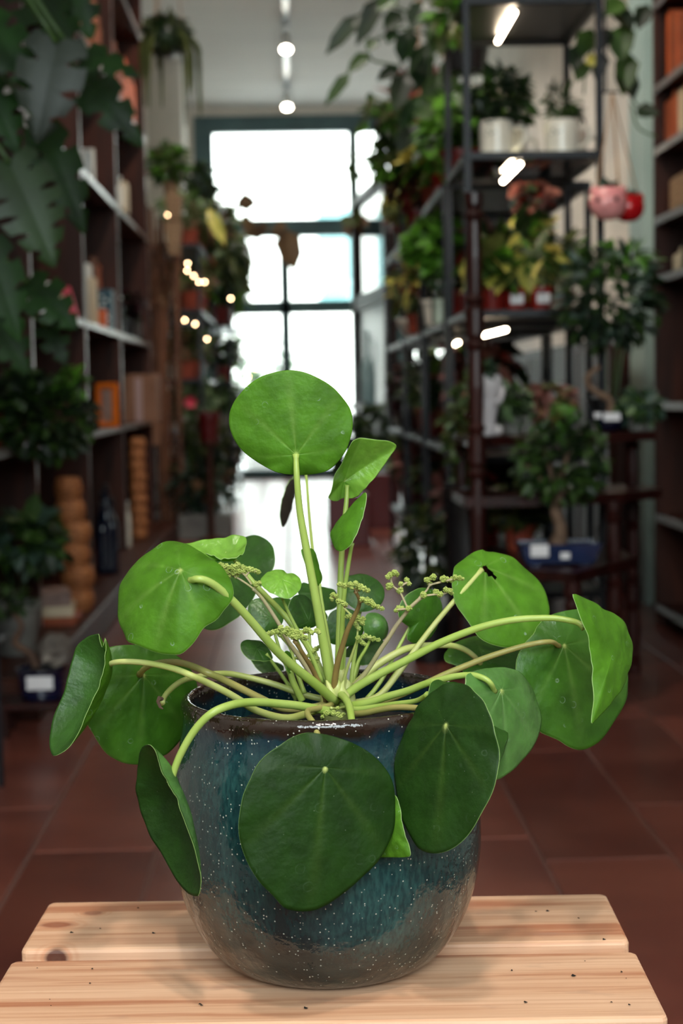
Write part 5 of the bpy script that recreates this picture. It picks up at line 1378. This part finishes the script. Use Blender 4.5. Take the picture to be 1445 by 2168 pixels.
# floor plants in front of the left rack
gp = U(430, 1118, 10.0)
gpl = thing('planter_box', 'low grey planter with dark leafy plants on the floor at left', 'plant', (gp.x, 10.05, 0))
MB().cbox(-.15, .18, -.12, .12, 0, .16, .01).build('trough', 'grey_pot', gpl)
bush(gpl, (0, 0, .34), (.22, .15, .2), 260, .11, ['fol_dark', 'fol_dark', 'fol_grey', 'fol_brown'], 67, .4)
bush(gpl, (.02, .05, .62), (.16, .14, .16), 140, .12, ['fol_dark', 'fol_olive'], 68, .35, name='foliage')
dp = MB().lathe([(1e-6, 0), (.05, 0), (.068, .15), (.072, .15), (.072, .175), (.06, .175), (1e-6, .14)], 20).build('plant_pot', 'dark_red_plastic', None, False, U(442, 862, 10.12)); tag(dp, 'dark red pot on the left rack beside a pink flower', 'flower pot')
dp.location = (at(442, 10.14, .8).x, 10.12, .80)
pf = thing('pink_flower', 'single pink flower below the fairy lights at left', 'flower', (at(405, 10.0, .3).x, 10.0, .16))
zf = U(405, 852, 10.0).z - .16
MB().tube([(0, 0, 0), (0.01, 0, zf)], .004, 5).build('stem', 'fol_green', pf)
for k in range(6):
    a = k * pi / 3; mb = MB(); blade(mb, Vector((.01, 0, zf)), Vector((cos(a), -.5, sin(a))), Vector((0, -1, .2)), .05, .04); mb.build('petal', 'pink_card', pf)
dp.location = (at(442, 9.8, .7).x, 9.8, .62)
sd_ = thing('pot_pedestal', 'slim dark pedestal under the dark red pot at left', 'pedestal', (dp.location.x, 9.8, 0))
MB().lathe([(1e-6, 0), (.08, 0), (.08, .02), (.02, .04), (.018, .58), (.06, .6), (.06, .6195), (1e-6, .6195)], 14).build('column', 'dark_wood', sd_)

# ---------------- middle: planter boxes, glazed cabinet
bxp = U(732, 1160, 9.4)
for (px, Yb, w_, h_, lab) in ((738, 9.45, .24, .30, 'dark red square planter on the floor by the right racks, nearer one'), (790, 10.6, .30, .36, 'dark red square planter on the floor by the right racks, farther one')):
    p = at(px, Yb, 0)
    o = MB().cbox(-w_ / 2, w_ / 2, -.12, .12, 0, h_, .008).build('planter', 'dark_red_plastic', None, False, p); tag(o, lab, 'planter')
    pt_ = thing('shrub', lab.replace('dark red square planter on the floor by', 'dark leafy shrub in the planter by'), 'plant', (p.x, p.y, h_))
    stems(pt_, 5, .1, .2, 'bark', 70 + int(px), .005)
    bush(pt_, (0.02, 0, .26), (.13, .1, .2), 150, .12, ['fol_dark', 'fol_dark', 'fol_green'], 71 + int(px), .4)
cbx = thing('glazed_cabinet', 'tall dark wooden cabinet with glass panes left of the right racks', 'cabinet', (0, 0, 0))
ca, cb2 = at(760, 13.75, 1.0), at(828, 12.0, 1.0)
dv = Vector((cb2.x - ca.x, cb2.y - ca.y, 0)); Ld = dv.length; dv.normalize(); nv = Vector((-dv.y, dv.x, 0))
if nv.x < 0: nv = -nv
cbx.location = (ca.x, ca.y, 0); cbx.rotation_euler = (0, 0, math.atan2(dv.y, dv.x))
s_ = 1 if Matrix.Rotation(math.atan2(dv.y, dv.x), 3, 'Z') @ Vector((0, 1, 0)) @ nv > 0 else -1
def cbox_(name, x0, x1, y0, y1, z0, z1, m='door_wood', parent=cbx):
    ya, yb = sorted((y0 * s_, y1 * s_)); return MB().cbox(x0, x1, ya, yb, z0, z1, .003).build(name, m, parent)
ZT = 2.45
for x in (0, Ld): cbox_('post', x - .045, x + .045, -.045, .045, 0, ZT)
for x in (0, Ld): cbox_('post', x - .03, x + .03, .42, .48, 0, ZT)
cbox_('rail', .035, Ld - .035, -.03, .03, 1.58, 1.70); cbox_('rail', .035, Ld - .035, -.03, .03, .70, .80); cbox_('base_panel', .035, Ld - .035, -.01, .01, .03, .72)
cbox_('cornice', -.05, Ld + .05, -.05, .5, ZT, ZT + .06)
cbox_('pane', .035, Ld - .035, -.003, .003, 1.70, ZT, 'pane_glass'); cbox_('pane', .035, Ld - .035, -.003, .003, .80, 1.58, 'dark_glass')

cbox_('ledge', .2, Ld + .03, -.16, -.05, .76, .80)
dj = thing('tall_jug', 'tall pale blue jug standing at the glazed cabinet', 'jug', (0, 0, 0))
_p = cbx.matrix_basis @ Vector((Ld * .72, -.105 * s_, .8005)); dj.location = (_p.x, _p.y, .8005)
MB().lathe(dense([(1e-6, 0), (.05, 0), (.058, .02), (.06, .22), (.05, .30), (.022, .38), (.018, .52), (.024, .56), (.018, .56), (1e-6, .5)], 2), 20).build('body', 'pale_blue_glaze', dj, True)
MB().tube(smooth_path([(.02, 0, .5), (.06, 0, .46), (.06, 0, .36), (.05, 0, .30)], 4), .007, 6).build('handle', 'pale_blue_glaze', dj, True)
# long low chest along the right wall
ch = thing('wooden_chest', 'long low dark wooden chest along the right wall behind the racks', 'chest', (1.40, 6.95, 0))
MB().cbox(0, .31, 0, 3.2, 0, 1.12, .006).build('carcass', 'dark_wood', ch)
for k in range(4):
    for j in range(3):
        d_ = MB().cbox(-.015, -.0005, .05 + k * .79, .80 + k * .79, .08 + j * .34, .40 + j * .34, .004).build('drawer', 'dark_wood', ch)
        MB().tube([(-.016, .425 + k * .79, .24 + j * .34), (-.035, .425 + k * .79, .24 + j * .34)], [.006, .011], 8).build('knob', 'steel', d_)
# ---------------- plants hanging over the aisle from the right racks
ph_ = thing('philodendron', 'dark long-leaved plant hanging from the top of the right racks', 'plant', (.70, 6.3, 2.121))
pot_part(ph_, .10, .16, 'black_plastic', n=24)
for a in (0, 2.1, 4.2): MB().tube([(.1 * cos(a), .1 * sin(a), .15), (0, 0, ZC - 2.121)], .003, 5).build('cord', 'rope', ph_)
PLV = [((765, 28), (692, 108), 40, 6.2), ((806, -10), (756, 88), 46, 6.3), ((795, 82), (778, 105), 30, 6.2), ((780, 112), (738, 150), 34, 6.2), ((742, 152), (690, 218), 30, 6.2), ((860, 20), (905, 50), 50, 6.4), ((850, 25), (815, 60), 46, 6.3),
       ((870, 60), (850, 130), 56, 6.4), ((900, 90), (880, 190), 60, 6.5), ((845, 140), (800, 168), 34, 6.3), ((860, 150), (835, 230), 54, 6.3), ((930, 150), (900, 260), 60, 6.6), ((890, 200), (850, 270), 50, 6.4), ((940, 20), (915, 110), 60, 6.5),
       ((900, 0), (870, 60), 50, 6.3), ((925, 230), (890, 300), 50, 6.6), ((835, 60), (820, 90), 30, 6.3), ((840, -10), (800, 20), 40, 6.3), ((880, 260), (845, 320), 50, 6.5), ((945, 120), (955, 200), 50, 6.6), ((880, 130), (915, 160), 46, 6.5)]
for (a, b, w_, Yd) in PLV:
    A_ = U(*a, Yd); B_ = U(*b, Yd - .04); mb = MB(); blade(mb, A_ - ph_.location, B_ - A_, Vector((RND.uniform(-.3, .3), -1, .4)), (B_ - A_).length * 1.06, w_ * mpp(Yd), 0, .08)
    mb.build('leaf', RND.choice(['fol_dark', 'fol_dark', 'fol_monstera', 'fol_green']), ph_)
o_ = ph_.location
for path in ([(930, 60), (850, 20), (800, 10), (765, 28)], [(930, 80), (850, 60), (808, 78), (795, 82)], [(845, 140), (790, 128), (780, 112)], [(930, 60), (880, 130), (845, 200), (840, 260)], [(930, 60), (910, 150), (900, 240)]):
    MB().tube(smooth_path([U(x, y, 6.35) - o_ for x, y in path], 4), .005, 6).build('vine', 'fol_green', ph_, True)
iv = thing('ivy_plant', 'yellow-green ivy trailing in front of the bright door from the right racks', 'plant', (.66, 7.6, 2.121))
pot_part(iv, .09, .14, 'terracotta')
for a in (0, 2.1, 4.2): MB().tube([(.09 * cos(a), .09 * sin(a), .13), (0, 0, ZC - 2.121)], .003, 5).build('cord', 'rope', iv)
for (px, py, rx_, rz_, n, fm) in ((800, 250, .10, .10, 70, ['fol_green', 'fol_olive', 'fol_bright']), (835, 300, .10, .10, 80, ['fol_green', 'fol_olive', 'fol_dark']), (815, 345, .07, .10, 60, ['fol_olive', 'fol_bright', 'fol_green']), (870, 330, .10, .08, 70, ['fol_dark', 'fol_green']),
                                  (745, 340, .018, .11, 14, ['fol_green', 'fol_olive']), (750, 470, .05, .03, 16, ['fol_olive', 'fol_brown']), (890, 270, .12, .10, 90, ['fol_dark', 'fol_green'])):
    bush(iv, U(px, py, 7.4) - iv.location, (rx_, .1, rz_), n, .075, fm, 80 + int(px), .6, .5)
MB().tube(smooth_path([U(x, y, 7.4) - iv.location for x, y in ((900, 240), (800, 230), (755, 270), (748, 350), (752, 470))], 5), .004, 5).build('vine', 'fol_olive', iv, True)
tp_ = thing('leafy_plant', 'yellow-green leafy plant on top of the mug rack', 'plant', (.66, 5.3, 2.121))
pot_part(tp_, .08, .13, 'terracotta')
bush(tp_, U(950, 40, 5.4) - tp_.location, (.06, .1, .09), 70, .08, ['fol_bright', 'fol_olive', 'fol_green'], 91, .5, .5)
po = thing('pothos', 'trailing pothos hanging beside the right wall', 'plant', (1.08, 5.35, 2.35))
bk = MB().lathe([(1e-6, 0), (.07, 0), (.10, .13), (.085, .13), (1e-6, .08)], 18).build('basket', 'wicker', po)
for a in (0, 2.1, 4.2): MB().tube([(.09 * cos(a), .09 * sin(a), .12), (0, 0, ZC - 2.35)], .003, 5).build('cord', 'rope', po)
for (a, b, w_) in (((1318, 50), (1312, 130), 62), ((1330, 110), (1318, 200), 56), ((1310, 150), (1345, 205), 60), ((1345, 232), (1392, 240), 40), ((1300, 20), (1340, 60), 50), ((1290, 60), (1260, 110), 44), ((1240, 130), (1220, 170), 40), ((1250, 60), (1230, 120), 50), ((1370, 10), (1350, 60), 44),
                   ((1320, 0), (1280, 30), 50), ((1275, 110), (1262, 170), 40), ((1225, 90), (1215, 150), 40)):
    A_ = U(*a, 5.25); B_ = U(*b, 5.2); mb = MB(); blade(mb, A_ - po.location, B_ - A_, Vector((RND.uniform(-.3, .3), -1, .3)), (B_ - A_).length, w_ * mpp(5.25), 0, .1)
    mb.build('leaf', RND.choice(['fol_green', 'fol_dark', 'fol_green']), po)
for path in ([(1300, -40), (1318, 60), (1322, 150), (1345, 220), (1395, 240)], [(1290, -40), (1270, 60), (1240, 140), (1235, 200)], [(1335, 220), (1350, 270), (1390, 290)]):
    MB().tube(smooth_path([U(x, y, 5.25) - po.location for x, y in path], 4), .0035, 5).build('vine', 'fol_green', po, True)

# ---------------- mugs
def mug(label, px, Y, z, rz, seed, fm, fr, n, asp=.5, size=.06):
    t = thing('mug_planter', label, 'mug', at(px, Y, z), rz, 'mugs with plants')
    MB().lathe(dense([(1e-6, 0), (.048, 0), (.053, .006), (.055, .05), (.056, .105), (.053, .107), (.050, .10), (.048, .03), (1e-6, .02)], 2), 24).build('cup', 'white_ceramic', t, True)
    MB().tube(smooth_path([(.052, 0, .085), (.085, 0, .085), (.09, 0, .055), (.075, 0, .028), (.052, 0, .022)], 4), .007, 8).build('handle', 'white_ceramic', t, True)
    MB().lathe([(1e-6, .09), (.05, .09)], 12).build('soil', 'soil', t)
    for (dx, dz, s) in ((-.02, .07, .008), (-.01, .06, .006), (-.026, .058, .005), (.004, .065, .004)):
        mb = MB(); yy = -math.sqrt(max(0, .0556 ** 2 - dx * dx)) - .0008
        blade(mb, Vector((dx, yy, dz)), Vector((.6, 0, 1)), Vector((0, -1, 0)), s * 2, s); mb.build('leaf_motif', 'fol_grey', t)
    p = thing('mug_plant', label.replace('white mug', 'small plant growing in white mug') if False else 'leafy plant growing in the ' + label, 'plant', (t.location.x, t.location.y, z + .09), 0, 'plants in mugs')
    stems(p, 5, fr[0] * .6, fr[2], 'fol_green', seed, .0025)
    bush(p, (0, 0, fr[2] * .95), fr, n, size, fm, seed, asp, .2)
mug('white mug at the left end of the glass shelf', 1052, 5.2, RZ[3] + .0005, R_(-18), 201, ['fol_dark', 'fol_green', 'fol_dark'], (.105, .08, .10), 170, .55, .06)
mug('white mug at the right end of the glass shelf', 1188, 5.2, RZ[3] + .0005, R_(-18), 202, ['fol_dark', 'fol_green'], (.06, .05, .07), 130, .25, .045)
mug('white mug standing behind the left mug', 1078, 5.42, RZ[3] + .0005, R_(-10), 203, ['fol_green', 'fol_dark'], (.08, .06, .10), 90, .5, .06)
mug('white mug standing behind the right mug', 1206, 5.42, RZ[3] + .0005, R_(-10), 204, ['fol_dark', 'fol_green'], (.05, .05, .06), 60, .3, .05)
yf = MB(); 
for k in range(5):
    a = k * 1.256; blade(yf, U(1250, 129, 5.3) - U(1250, 129, 5.3), Vector((cos(a), -.6, sin(a))), Vector((0, -1, .1)), .026, .024)
yo = yf.build('yellow_flower', 'fol_yellow', None, False, U(1250, 129, 5.15)); tag(yo, 'small yellow flower beside the right rack post under the trailing pothos', 'flower')
MB().tube([(0, 0, 0), (.03, .05, .12), (.05, .1, .3)], .002, 5).build('stem', 'fol_green', yo)
# yellow-leaved plants in red pots on the shelf below
for i, (px, Yp, lab) in enumerate(((1042, 5.2, 'leftmost red-potted plant with yellow leaves on the shelf below the mugs'), (1090, 5.22, 'second red-potted yellow plant from the left below the mugs, with white tag'), (1146, 5.2, 'third red-potted yellow plant from the left below the mugs, with white tag'),
                                   (1115, 5.5, 'red-potted plant with tall yellow leaves at the back of the shelf below the mugs'), (1190, 5.45, 'rightmost red-potted yellow plant at the back below the mugs'))):
    potted('potted_plant', lab, at(px, Yp, RZ[2] + .0005), .042, .075, 'red_plastic', [.16, .15, .14, .26, .2][i], (.085, .08, .075), [34, 32, 40, 44, 40][i], .12, [['fol_yellow', 'fol_olive', 'fol_green'], ['fol_yellow', 'fol_bright'], ['fol_olive', 'fol_yellow', 'fol_green'], ['fol_yellow', 'fol_bright', 'fol_dark'], ['fol_olive', 'fol_bright', 'fol_dark']][i], 210 + i, tagw=.042 if i in (1, 2) else 0, asp=[.6, .7, .3, .75, .25][i])
potted('leafy_plant', 'pinkish flowering plant at the back under the glass mug shelf', at(1130, 5.55, RZ[2] + .0005), .04, .07, 'red_plastic', .40, (.07, .05, .06), 60, .06, ['fol_pink', 'fol_red', 'fol_dark'], 217)

# ---------------- hanging ceramic animal planters
def hang_pot(label, px, py, Y, r, m, eye, top_px):
    c = U(px, py, Y); t = thing('hanging_planter', label, 'planter', c)
    MB().lathe(dense([(1e-6, -r * 1.0), (r * .45, -r * .93), (r * .82, -r * .6), (r, -r * .05), (r * .93, .45 * r), (r * .74, r * .82), (r * .62, r * .86), (r * .66, r * .5), (1e-6, r * .4)], 3), 22, sx=1.12).build('body', m, t, True)
    for s in (-1, 1):
        MB().lathe(dense([(r * .30, 0), (r * .24, r * .28), (1e-6, r * .55)], 2), 8, (s * r * .80, -.1 * r, r * .52)).build('ear', m, t, True)
    if eye:
        MB().lathe(dense([(r * .30, 0), (r * .28, r * .12), (1e-6, r * .16)], 2), 12, (0, 0, 0)).build('snout', m, t, True).matrix_local = Matrix.Translation((-r * .3, -r * .85, -r * .1)) @ Matrix.Rotation(R_(90), 4, 'X')
        for ex in (.30, -.72): MB().ball((ex * r, -r * 1.0 * math.sqrt(max(.2, 1 - (ex / 1.12) ** 2)), r * .14), r * .15, 8).build('eye', 'black_paint', t, True)
    bush(t, (0, 0, r * .9), (r * .5, r * .5, r * .35), 40, r * .6, ['fol_dark', 'fol_grey'], 230 + int(px), .5, .1)
    T = U(1295, 195, 5.05) - c
    for s in (-1, 1): MB().tube([(s * r * .7, 0, r * .6), T], .0025, 5).build('cord', 'rope', t)
    return t
hang_pot('pink animal-face hanging planter beside the right wall', 1286, 430, 4.95, .052, 'pink_ceramic', True, (1290, 195))
hang_pot('glossy red hanging planter behind the pink one', 1330, 440, 5.15, .045, 'red_ceramic', False, (1300, 195))
hk = thing('wall_hook_rail', 'thin metal hanging rod holding the pink and red planters', 'rod', U(1295, 195, 5.05))
MB().tube([(-.02, 0, 0), (-.02, 0, ZC - hk.location.z)], .004, 6).build('rod', 'black_metal', hk); MB().tube([(-.03, 0, 0), (.02, 0, 0)], .004, 6).build('hook', 'black_metal', hk)

# ---------------- dark red turned-wood etagere
EY0, EY1 = 4.55, 4.98
et = thing('etagere', 'dark red wooden display stand with turned posts on the right', 'display stand', (0, 0, 0))
def turned(x, y, z0, z1, r=.021, seg=.30, name='post'):
    n = max(1, round((z1 - z0) / seg)); pr = [(1e-6, z0)]
    for k in range(n):
        a = z0 + (z1 - z0) * k / n; h = (z1 - z0) / n
        pr += [(r, a + .001), (r, a + h * .10), (r * .75, a + h * .14), (r * 1.08, a + h * .18), (r * .75, a + h * .22), (r * .9, a + h * .5), (r * .75, a + h * .78), (r * 1.08, a + h * .83), (r * .75, a + h * .87), (r, a + h * .91), (r, a + h * .999)]
    pr.append((1e-6, z1))
    return MB().lathe(pr, 14, (x, y, 0)).build(name, 'red_wood', et)
xl = at(1008, EY0, .8).x; xr = at(1338, EY1, .5).x; xm = at(1298, EY0, .5).x
turned(xl, EY0, 0, 1.45, .026, .36); turned(xl, EY1, 0, .76); turned(xm, EY0, 0, .575, .024); turned(xr, EY1, 0, .76, .024)
ztop, zmid, zlow = .765, .595, .405
def shelf_poly(pts, z, h=.028):
    n = len(pts); MB().add
    mb = MB(); mb.add([(x, y, z - h) for x, y in pts] + [(x, y, z) for x, y in pts], [tuple(reversed(range(n))), tuple(range(n, 2 * n))] + [(i, (i + 1) % n, n + (i + 1) % n, n + i) for i in range(n)])
    return mb.build('shelf', 'red_wood', et)
shelf_poly([(xl - .02, EY0 + .02), (xm - .02, EY0 + .22), (xr + .04, EY0 + .28), (xr + .04, EY1 + .03), (xl - .02, EY1 + .03)], ztop)
shelf_poly([(xl - .04, EY0 - .02), (xm - .12, EY0 - .02), (xm + .04, EY0 + .05), (xr + .04, EY0 + .2), (xr + .04, EY1 + .03), (xl - .04, EY1 + .03)], zmid)
pa = at(1080, 4.4, zlow); pb = at(1215, 4.26, zlow); pc = at(1350, 4.62, zlow)
shelf_poly([(pa.x, EY0 + .05), (pa.x - .01, pa.y), (pb.x, pb.y), (pc.x, pc.y), (pc.x, EY1 + .03), (pa.x, EY1 + .03)], zlow)
turned(pb.x, pb.y + .03, 0, zlow - .028, .024, .36, 'leg')
# things on the etagere
def ezz(px, Y, z): p = at(px, Y, z); return p
bv = thing('bust_vase', 'white torso-shaped vase on the left of the dark red stand', 'vase', ezz(1032, EY0 + .12, ztop + .0005))
pr = [(1e-6, 0), (.030, 0), (.034, .01), (.024, .03), (.026, .06), (.032, .085), (.027, .105), (.038, .13), (.045, .155), (.038, .175), (.030, .17), (1e-6, .12)]
MB().lathe(dense(pr, 3), 20, sx=1.0, sy=.8).build('torso', 'white_plaster', bv, True)
for s in (-1, 1): MB().tube(smooth_path([(s * .036, 0, .150), (s * .042, -.012, .125), (s * .030, -.026, .10), (s * .010, -.030, .095)], 4), .009, 8).build('arm', 'white_plaster', bv, True)
MB().ball((.024, -.025, .016), .018, 8, sz=.9).build('foot_scroll', 'white_plaster', bv, True)
sv = thing('succulent', 'grey-green succulent growing out of the white torso vase', 'plant', (bv.location.x - .005, bv.location.y, bv.location.z + .16), 0)
bush(sv, (-.01, 0, .03), (.045, .04, .035), 90, .032, ['fol_grey', 'fol_pale', 'fol_dark'], 241, .5, .1)
db = thing('twisted_bonsai', 'twisted bonsai trunk in a dark glossy bowl with white tag on the stand', 'bonsai', ezz(1288, EY0 + .32, ztop + .0005))
MB().lathe(dense([(1e-6, 0), (.025, 0), (.046, .02), (.05, .045), (.046, .055), (.04, .05), (1e-6, .04)], 2), 20).build('bowl', 'navy_ceramic', db, True)
tag_part(db, .05, .024, .045, -.050, .0); tag_part(db, .02, .016, .05, -.047, -.042)
MB().tube(smooth_path([(0, 0, .04), (.005, 0, .09), (-.03, 0, .115), (-.06, 0, .14), (-.062, 0, .17), (-.035, 0, .19), (-.03, 0, .2)], 4), [.012] * 8 + [.010] * 9 + [.007] * 8, 8).build('trunk', 'pale_bark', db, True)
potted('fittonia', 'pale variegated plant right of the white torso vase', ezz(1085, EY0 + .22, ztop + .0005), .035, .05, 'grey_pot', .08, (.07, .06, .06), 110, .05, ['fol_pale', 'fol_green', 'fol_dark'], 242)
potted('coleus', 'pink and brown leaved plant in the middle of the dark red stand', ezz(1165, EY0 + .26, ztop + .0005), .035, .05, 'terracotta', .09, (.09, .06, .06), 130, .055, ['fol_pink', 'fol_brown', 'fol_pink', 'fol_olive'], 243)
potted('variegated_plant', 'pale variegated plant at the right end of the dark red stand', ezz(1350, EY1 - .12, ztop + .0005), .035, .05, 'grey_pot', .07, (.075, .06, .05), 120, .05, ['fol_pale', 'fol_green', 'fol_grey'], 244)
ct = thing('cactus', 'small upright green cactus at the right end of the stand', 'cactus', ezz(1334, EY1 - .02, ztop + .0005))
pot_part(ct, .03, .05, 'terracotta')
mbc = MB(); ncf = 16; vs = []; fs = []
zs_ = [.04, .05, .075, .10, .12, .132, .138]; rs_ = [.016, .022, .026, .026, .022, .013, .001]
for z, r in zip(zs_, rs_):
    for k in range(ncf): vs.append((r * (1 - .16 * (k % 2)) * cos(2 * pi * k / ncf), r * (1 - .16 * (k % 2)) * sin(2 * pi * k / ncf), z))
for i in range(len(zs_) - 1):
    for k in range(ncf): fs.append((i * ncf + k, i * ncf + (k + 1) % ncf, (i + 1) * ncf + (k + 1) % ncf, (i + 1) * ncf + k))
mbc.add(vs, fs); mbc.build('body', 'cactus_skin', ct)
bb = potted('large_bush', 'large dark green bush above the right end of the dark red stand', ezz(1290, EY1 - .05, ztop + .0005), .06, .10, 'black_plastic', .40, (.17, .11, .16), 520, .05, ['fol_dark', 'fol_green', 'fol_dark', 'fol_grey'], 245, asp=.5)
bush(bb, (.04, 0, .52), (.13, .1, .06), 60, .06, ['fol_green', 'fol_bright', 'fol_grey'], 246, .4, .0, name='young_shoots')
fb_ = thing('ficus_bonsai', 'ficus bonsai tree in a long blue pot on the lower shelf of the stand', 'bonsai', ezz(1180, 4.48, zlow + .0005))
mb = MB(); W0, W1, D0, D1, hh = .095, .113, .06, .072, .062
mb.add([(sx * W0, sy * D0, .008) for sx, sy in ((-1, -1), (1, -1), (1, 1), (-1, 1))] + [(sx * W1, sy * D1, hh) for sx, sy in ((-1, -1), (1, -1), (1, 1), (-1, 1))] + [(sx * (W1 - .008), sy * (D1 - .008), hh) for sx, sy in ((-1, -1), (1, -1), (1, 1), (-1, 1))] + [(sx * (W1 - .01), sy * (D1 - .01), hh - .012) for sx, sy in ((-1, -1), (1, -1), (1, 1), (-1, 1))],
       [(3, 2, 1, 0)] + [(a + i, a + (i + 1) % 4, a + 4 + (i + 1) % 4, a + 4 + i) for a in (0, 4, 8) for i in range(4)] + [(12, 13, 14, 15)])
for sx in (-1, 1): mb.cbox(sx * .07 - .015, sx * .07 + .015, -.05, .05, 0, .0085, .001)
mb.build('pot', 'blue_ceramic', fb_)
MB().box(-W1 + .012, W1 - .012, -D1 + .012, D1 - .012, hh - .02, hh - .006).build('soil', 'soil', fb_)
tag_part(fb_, .050, .034, .046, -.072, -.062); tag_part(fb_, .026, .018, .030, -.068, .010)
MB().tube(smooth_path([(0, 0, hh - .01), (.01, 0, .10), (-.004, 0, .15), (.006, 0, .20), (0, 0, .26)], 4), [.030, .026, .022, .019] + [.016] * 5 + [.013] * 8, 10).build('trunk', 'pale_bark', fb_, True)
for (dx, dz) in ((-.09, .29), (.09, .27), (-.04, .34), (.05, .36)): MB().tube(smooth_path([(0, 0, .19), (dx * .6, 0, dz * .85), (dx, 0, dz)], 3), .006, 6).build('branch', 'pale_bark', fb_)
bush(fb_, (.015, 0, .29), (.14, .10, .13), 620, .038, ['fol_dark', 'fol_green', 'fol_dark', 'fol_green'], 247, .5)
bush(fb_, (.0, -.02, .40), (.05, .05, .05), 50, .035, ['fol_bright', 'fol_green'], 248, .5, name='young_shoots')
potted('shade_plant', 'dark leafy plant inside the stand behind the blue bonsai pot', ezz(1100, EY1 - .1, zlow + .0005), .05, .08, 'terracotta', .13, (.08, .07, .08), 120, .06, ['fol_dark', 'fol_olive'], 249)
rdp = MB().lathe([(1e-6, 0), (.06, 0), (.075, .13), (.08, .13), (.08, .16), (.07, .16), (1e-6, .12)], 22).build('plant_pot', 'dark_red_plastic', None, False, (at(1385, 9.0, 0).x, 0, 0))
q = G(1385, 1102, 0); rdp.location = (min(q.x, X1 - .25), q.y, 0); rdp.scale = (1.2, 1.2, 1.2); tag(rdp, 'large red pot on the floor near the right bookcase', 'flower pot')

# ---------------- right bookcase
RX = 1.36
rbz = [.42, .84, 1.306, 1.52, 1.774, 2.0, 2.3]
rbc = thing('bookcase', 'dark brown bookcase along the right wall at the picture edge', 'bookcase', (0, 0, 0))
for d in (3.3, 4.65, 6.0): MB().cbox(RX, RX + .30, d - .016, d + .016, 0, 3.0, .003).build('upright', 'dark_wood', rbc)
MB().box(RX + .30, RX + .312, 3.3, 6.0, 0, 3.0).build('back_panel', 'dark_wood', rbc)
for z in [.08] + rbz + [2.6, 2.99]:
    for a, b in ((3.3, 4.65), (4.65, 6.0)):
        s = MB().cbox(RX + .006, RX + .30, a + .017, b - .017, z - .025, z, .002).build('shelf', 'dark_wood', rbc)
        MB().cbox(RX - .002, RX + .006, a + .017, b - .017, z - .026, z + .001, .001).build('edge_strip', 'shelf_edge', s)
rb = random.Random(5)
book_row(5.0, 5.95, 2.0005, RX + .03, ['rust_card', 'orange_card', 'rust_card'], 'rust coloured box file on the upper shelf of the right bookcase', 'box files on the right bookcase', rb, .18, .26, side=-1)
book_row(5.0, 5.95, 1.7745, RX + .03, ['rust_card', 'brown_card', 'rust_card', 'cream_card'], 'red-brown book in the row on the right bookcase below the box files', 'books on the right bookcase', rb, .15, .19, side=-1)
book_row(5.0, 5.95, 2.3005, RX + .03, ['rust_card', 'rust_card'], 'rust box file on the highest visible shelf of the right bookcase', 'box files on the right bookcase', rb, .18, .26, side=-1)
wk = MB().cbox(RX + .02, RX + .25, 5.2, 5.85, 0, .13, .015).build('wicker_basket', 'pale_wicker', None, False, (0, 0, 1.5205)); tag(wk, 'long wicker basket on the right bookcase above the jars', 'basket')
for k, (yy, h, m, lab) in enumerate(((5.85, .10, 'cream_card', 'cream jar at the far end of the right bookcase shelf'), (5.7, .16, 'bottle_dark', 'dark bottle beside the cream jar on the right bookcase'), (5.55, .18, 'bottle_glass', 'clear bottle nearest on the right bookcase jar shelf'), (5.4, .13, 'white_ceramic', 'white jar at the near end of the bookcase jar shelf'))):
    t = bottle(lab, 1400, 5.5, 1.3065, .035, h, m, name='jar'); t.location = (RX + .07, yy, 1.3065)
for k, (yy, h) in enumerate(((5.6, .22), (5.4, .26))):
    t = thing('statuette', ['small white statuette on the right bookcase, farther one', 'small white statuette on the right bookcase, nearer one'][k], 'statuette', (RX + .08, yy, .8405))
    MB().lathe(dense([(1e-6, 0), (.04, 0), (.042, .02), (.03, .03), (.036, h * .35), (.028, h * .55), (.038, h * .68), (.014, h * .78), (.024, h * .9), (1e-6, h)], 2), 14).build('figure', 'white_plaster', t, True)
    MB().cbox(-.045, .045, -.045, .045, -.0, .012, .002).build('base', 'stone', t)

# plant label stuck in the soil
lbl = thing('plant_label', 'small white plant label stuck in the soil behind the pilea stalks', 'label', U(735, 1462, 1.165))
zt_ = U(735, 1392, 1.165) - lbl.location
MB().cbox(-.0022, .0022, -.0004, .0004, -.004, zt_.z, .0002).build('stake', 'paper_tag', lbl)
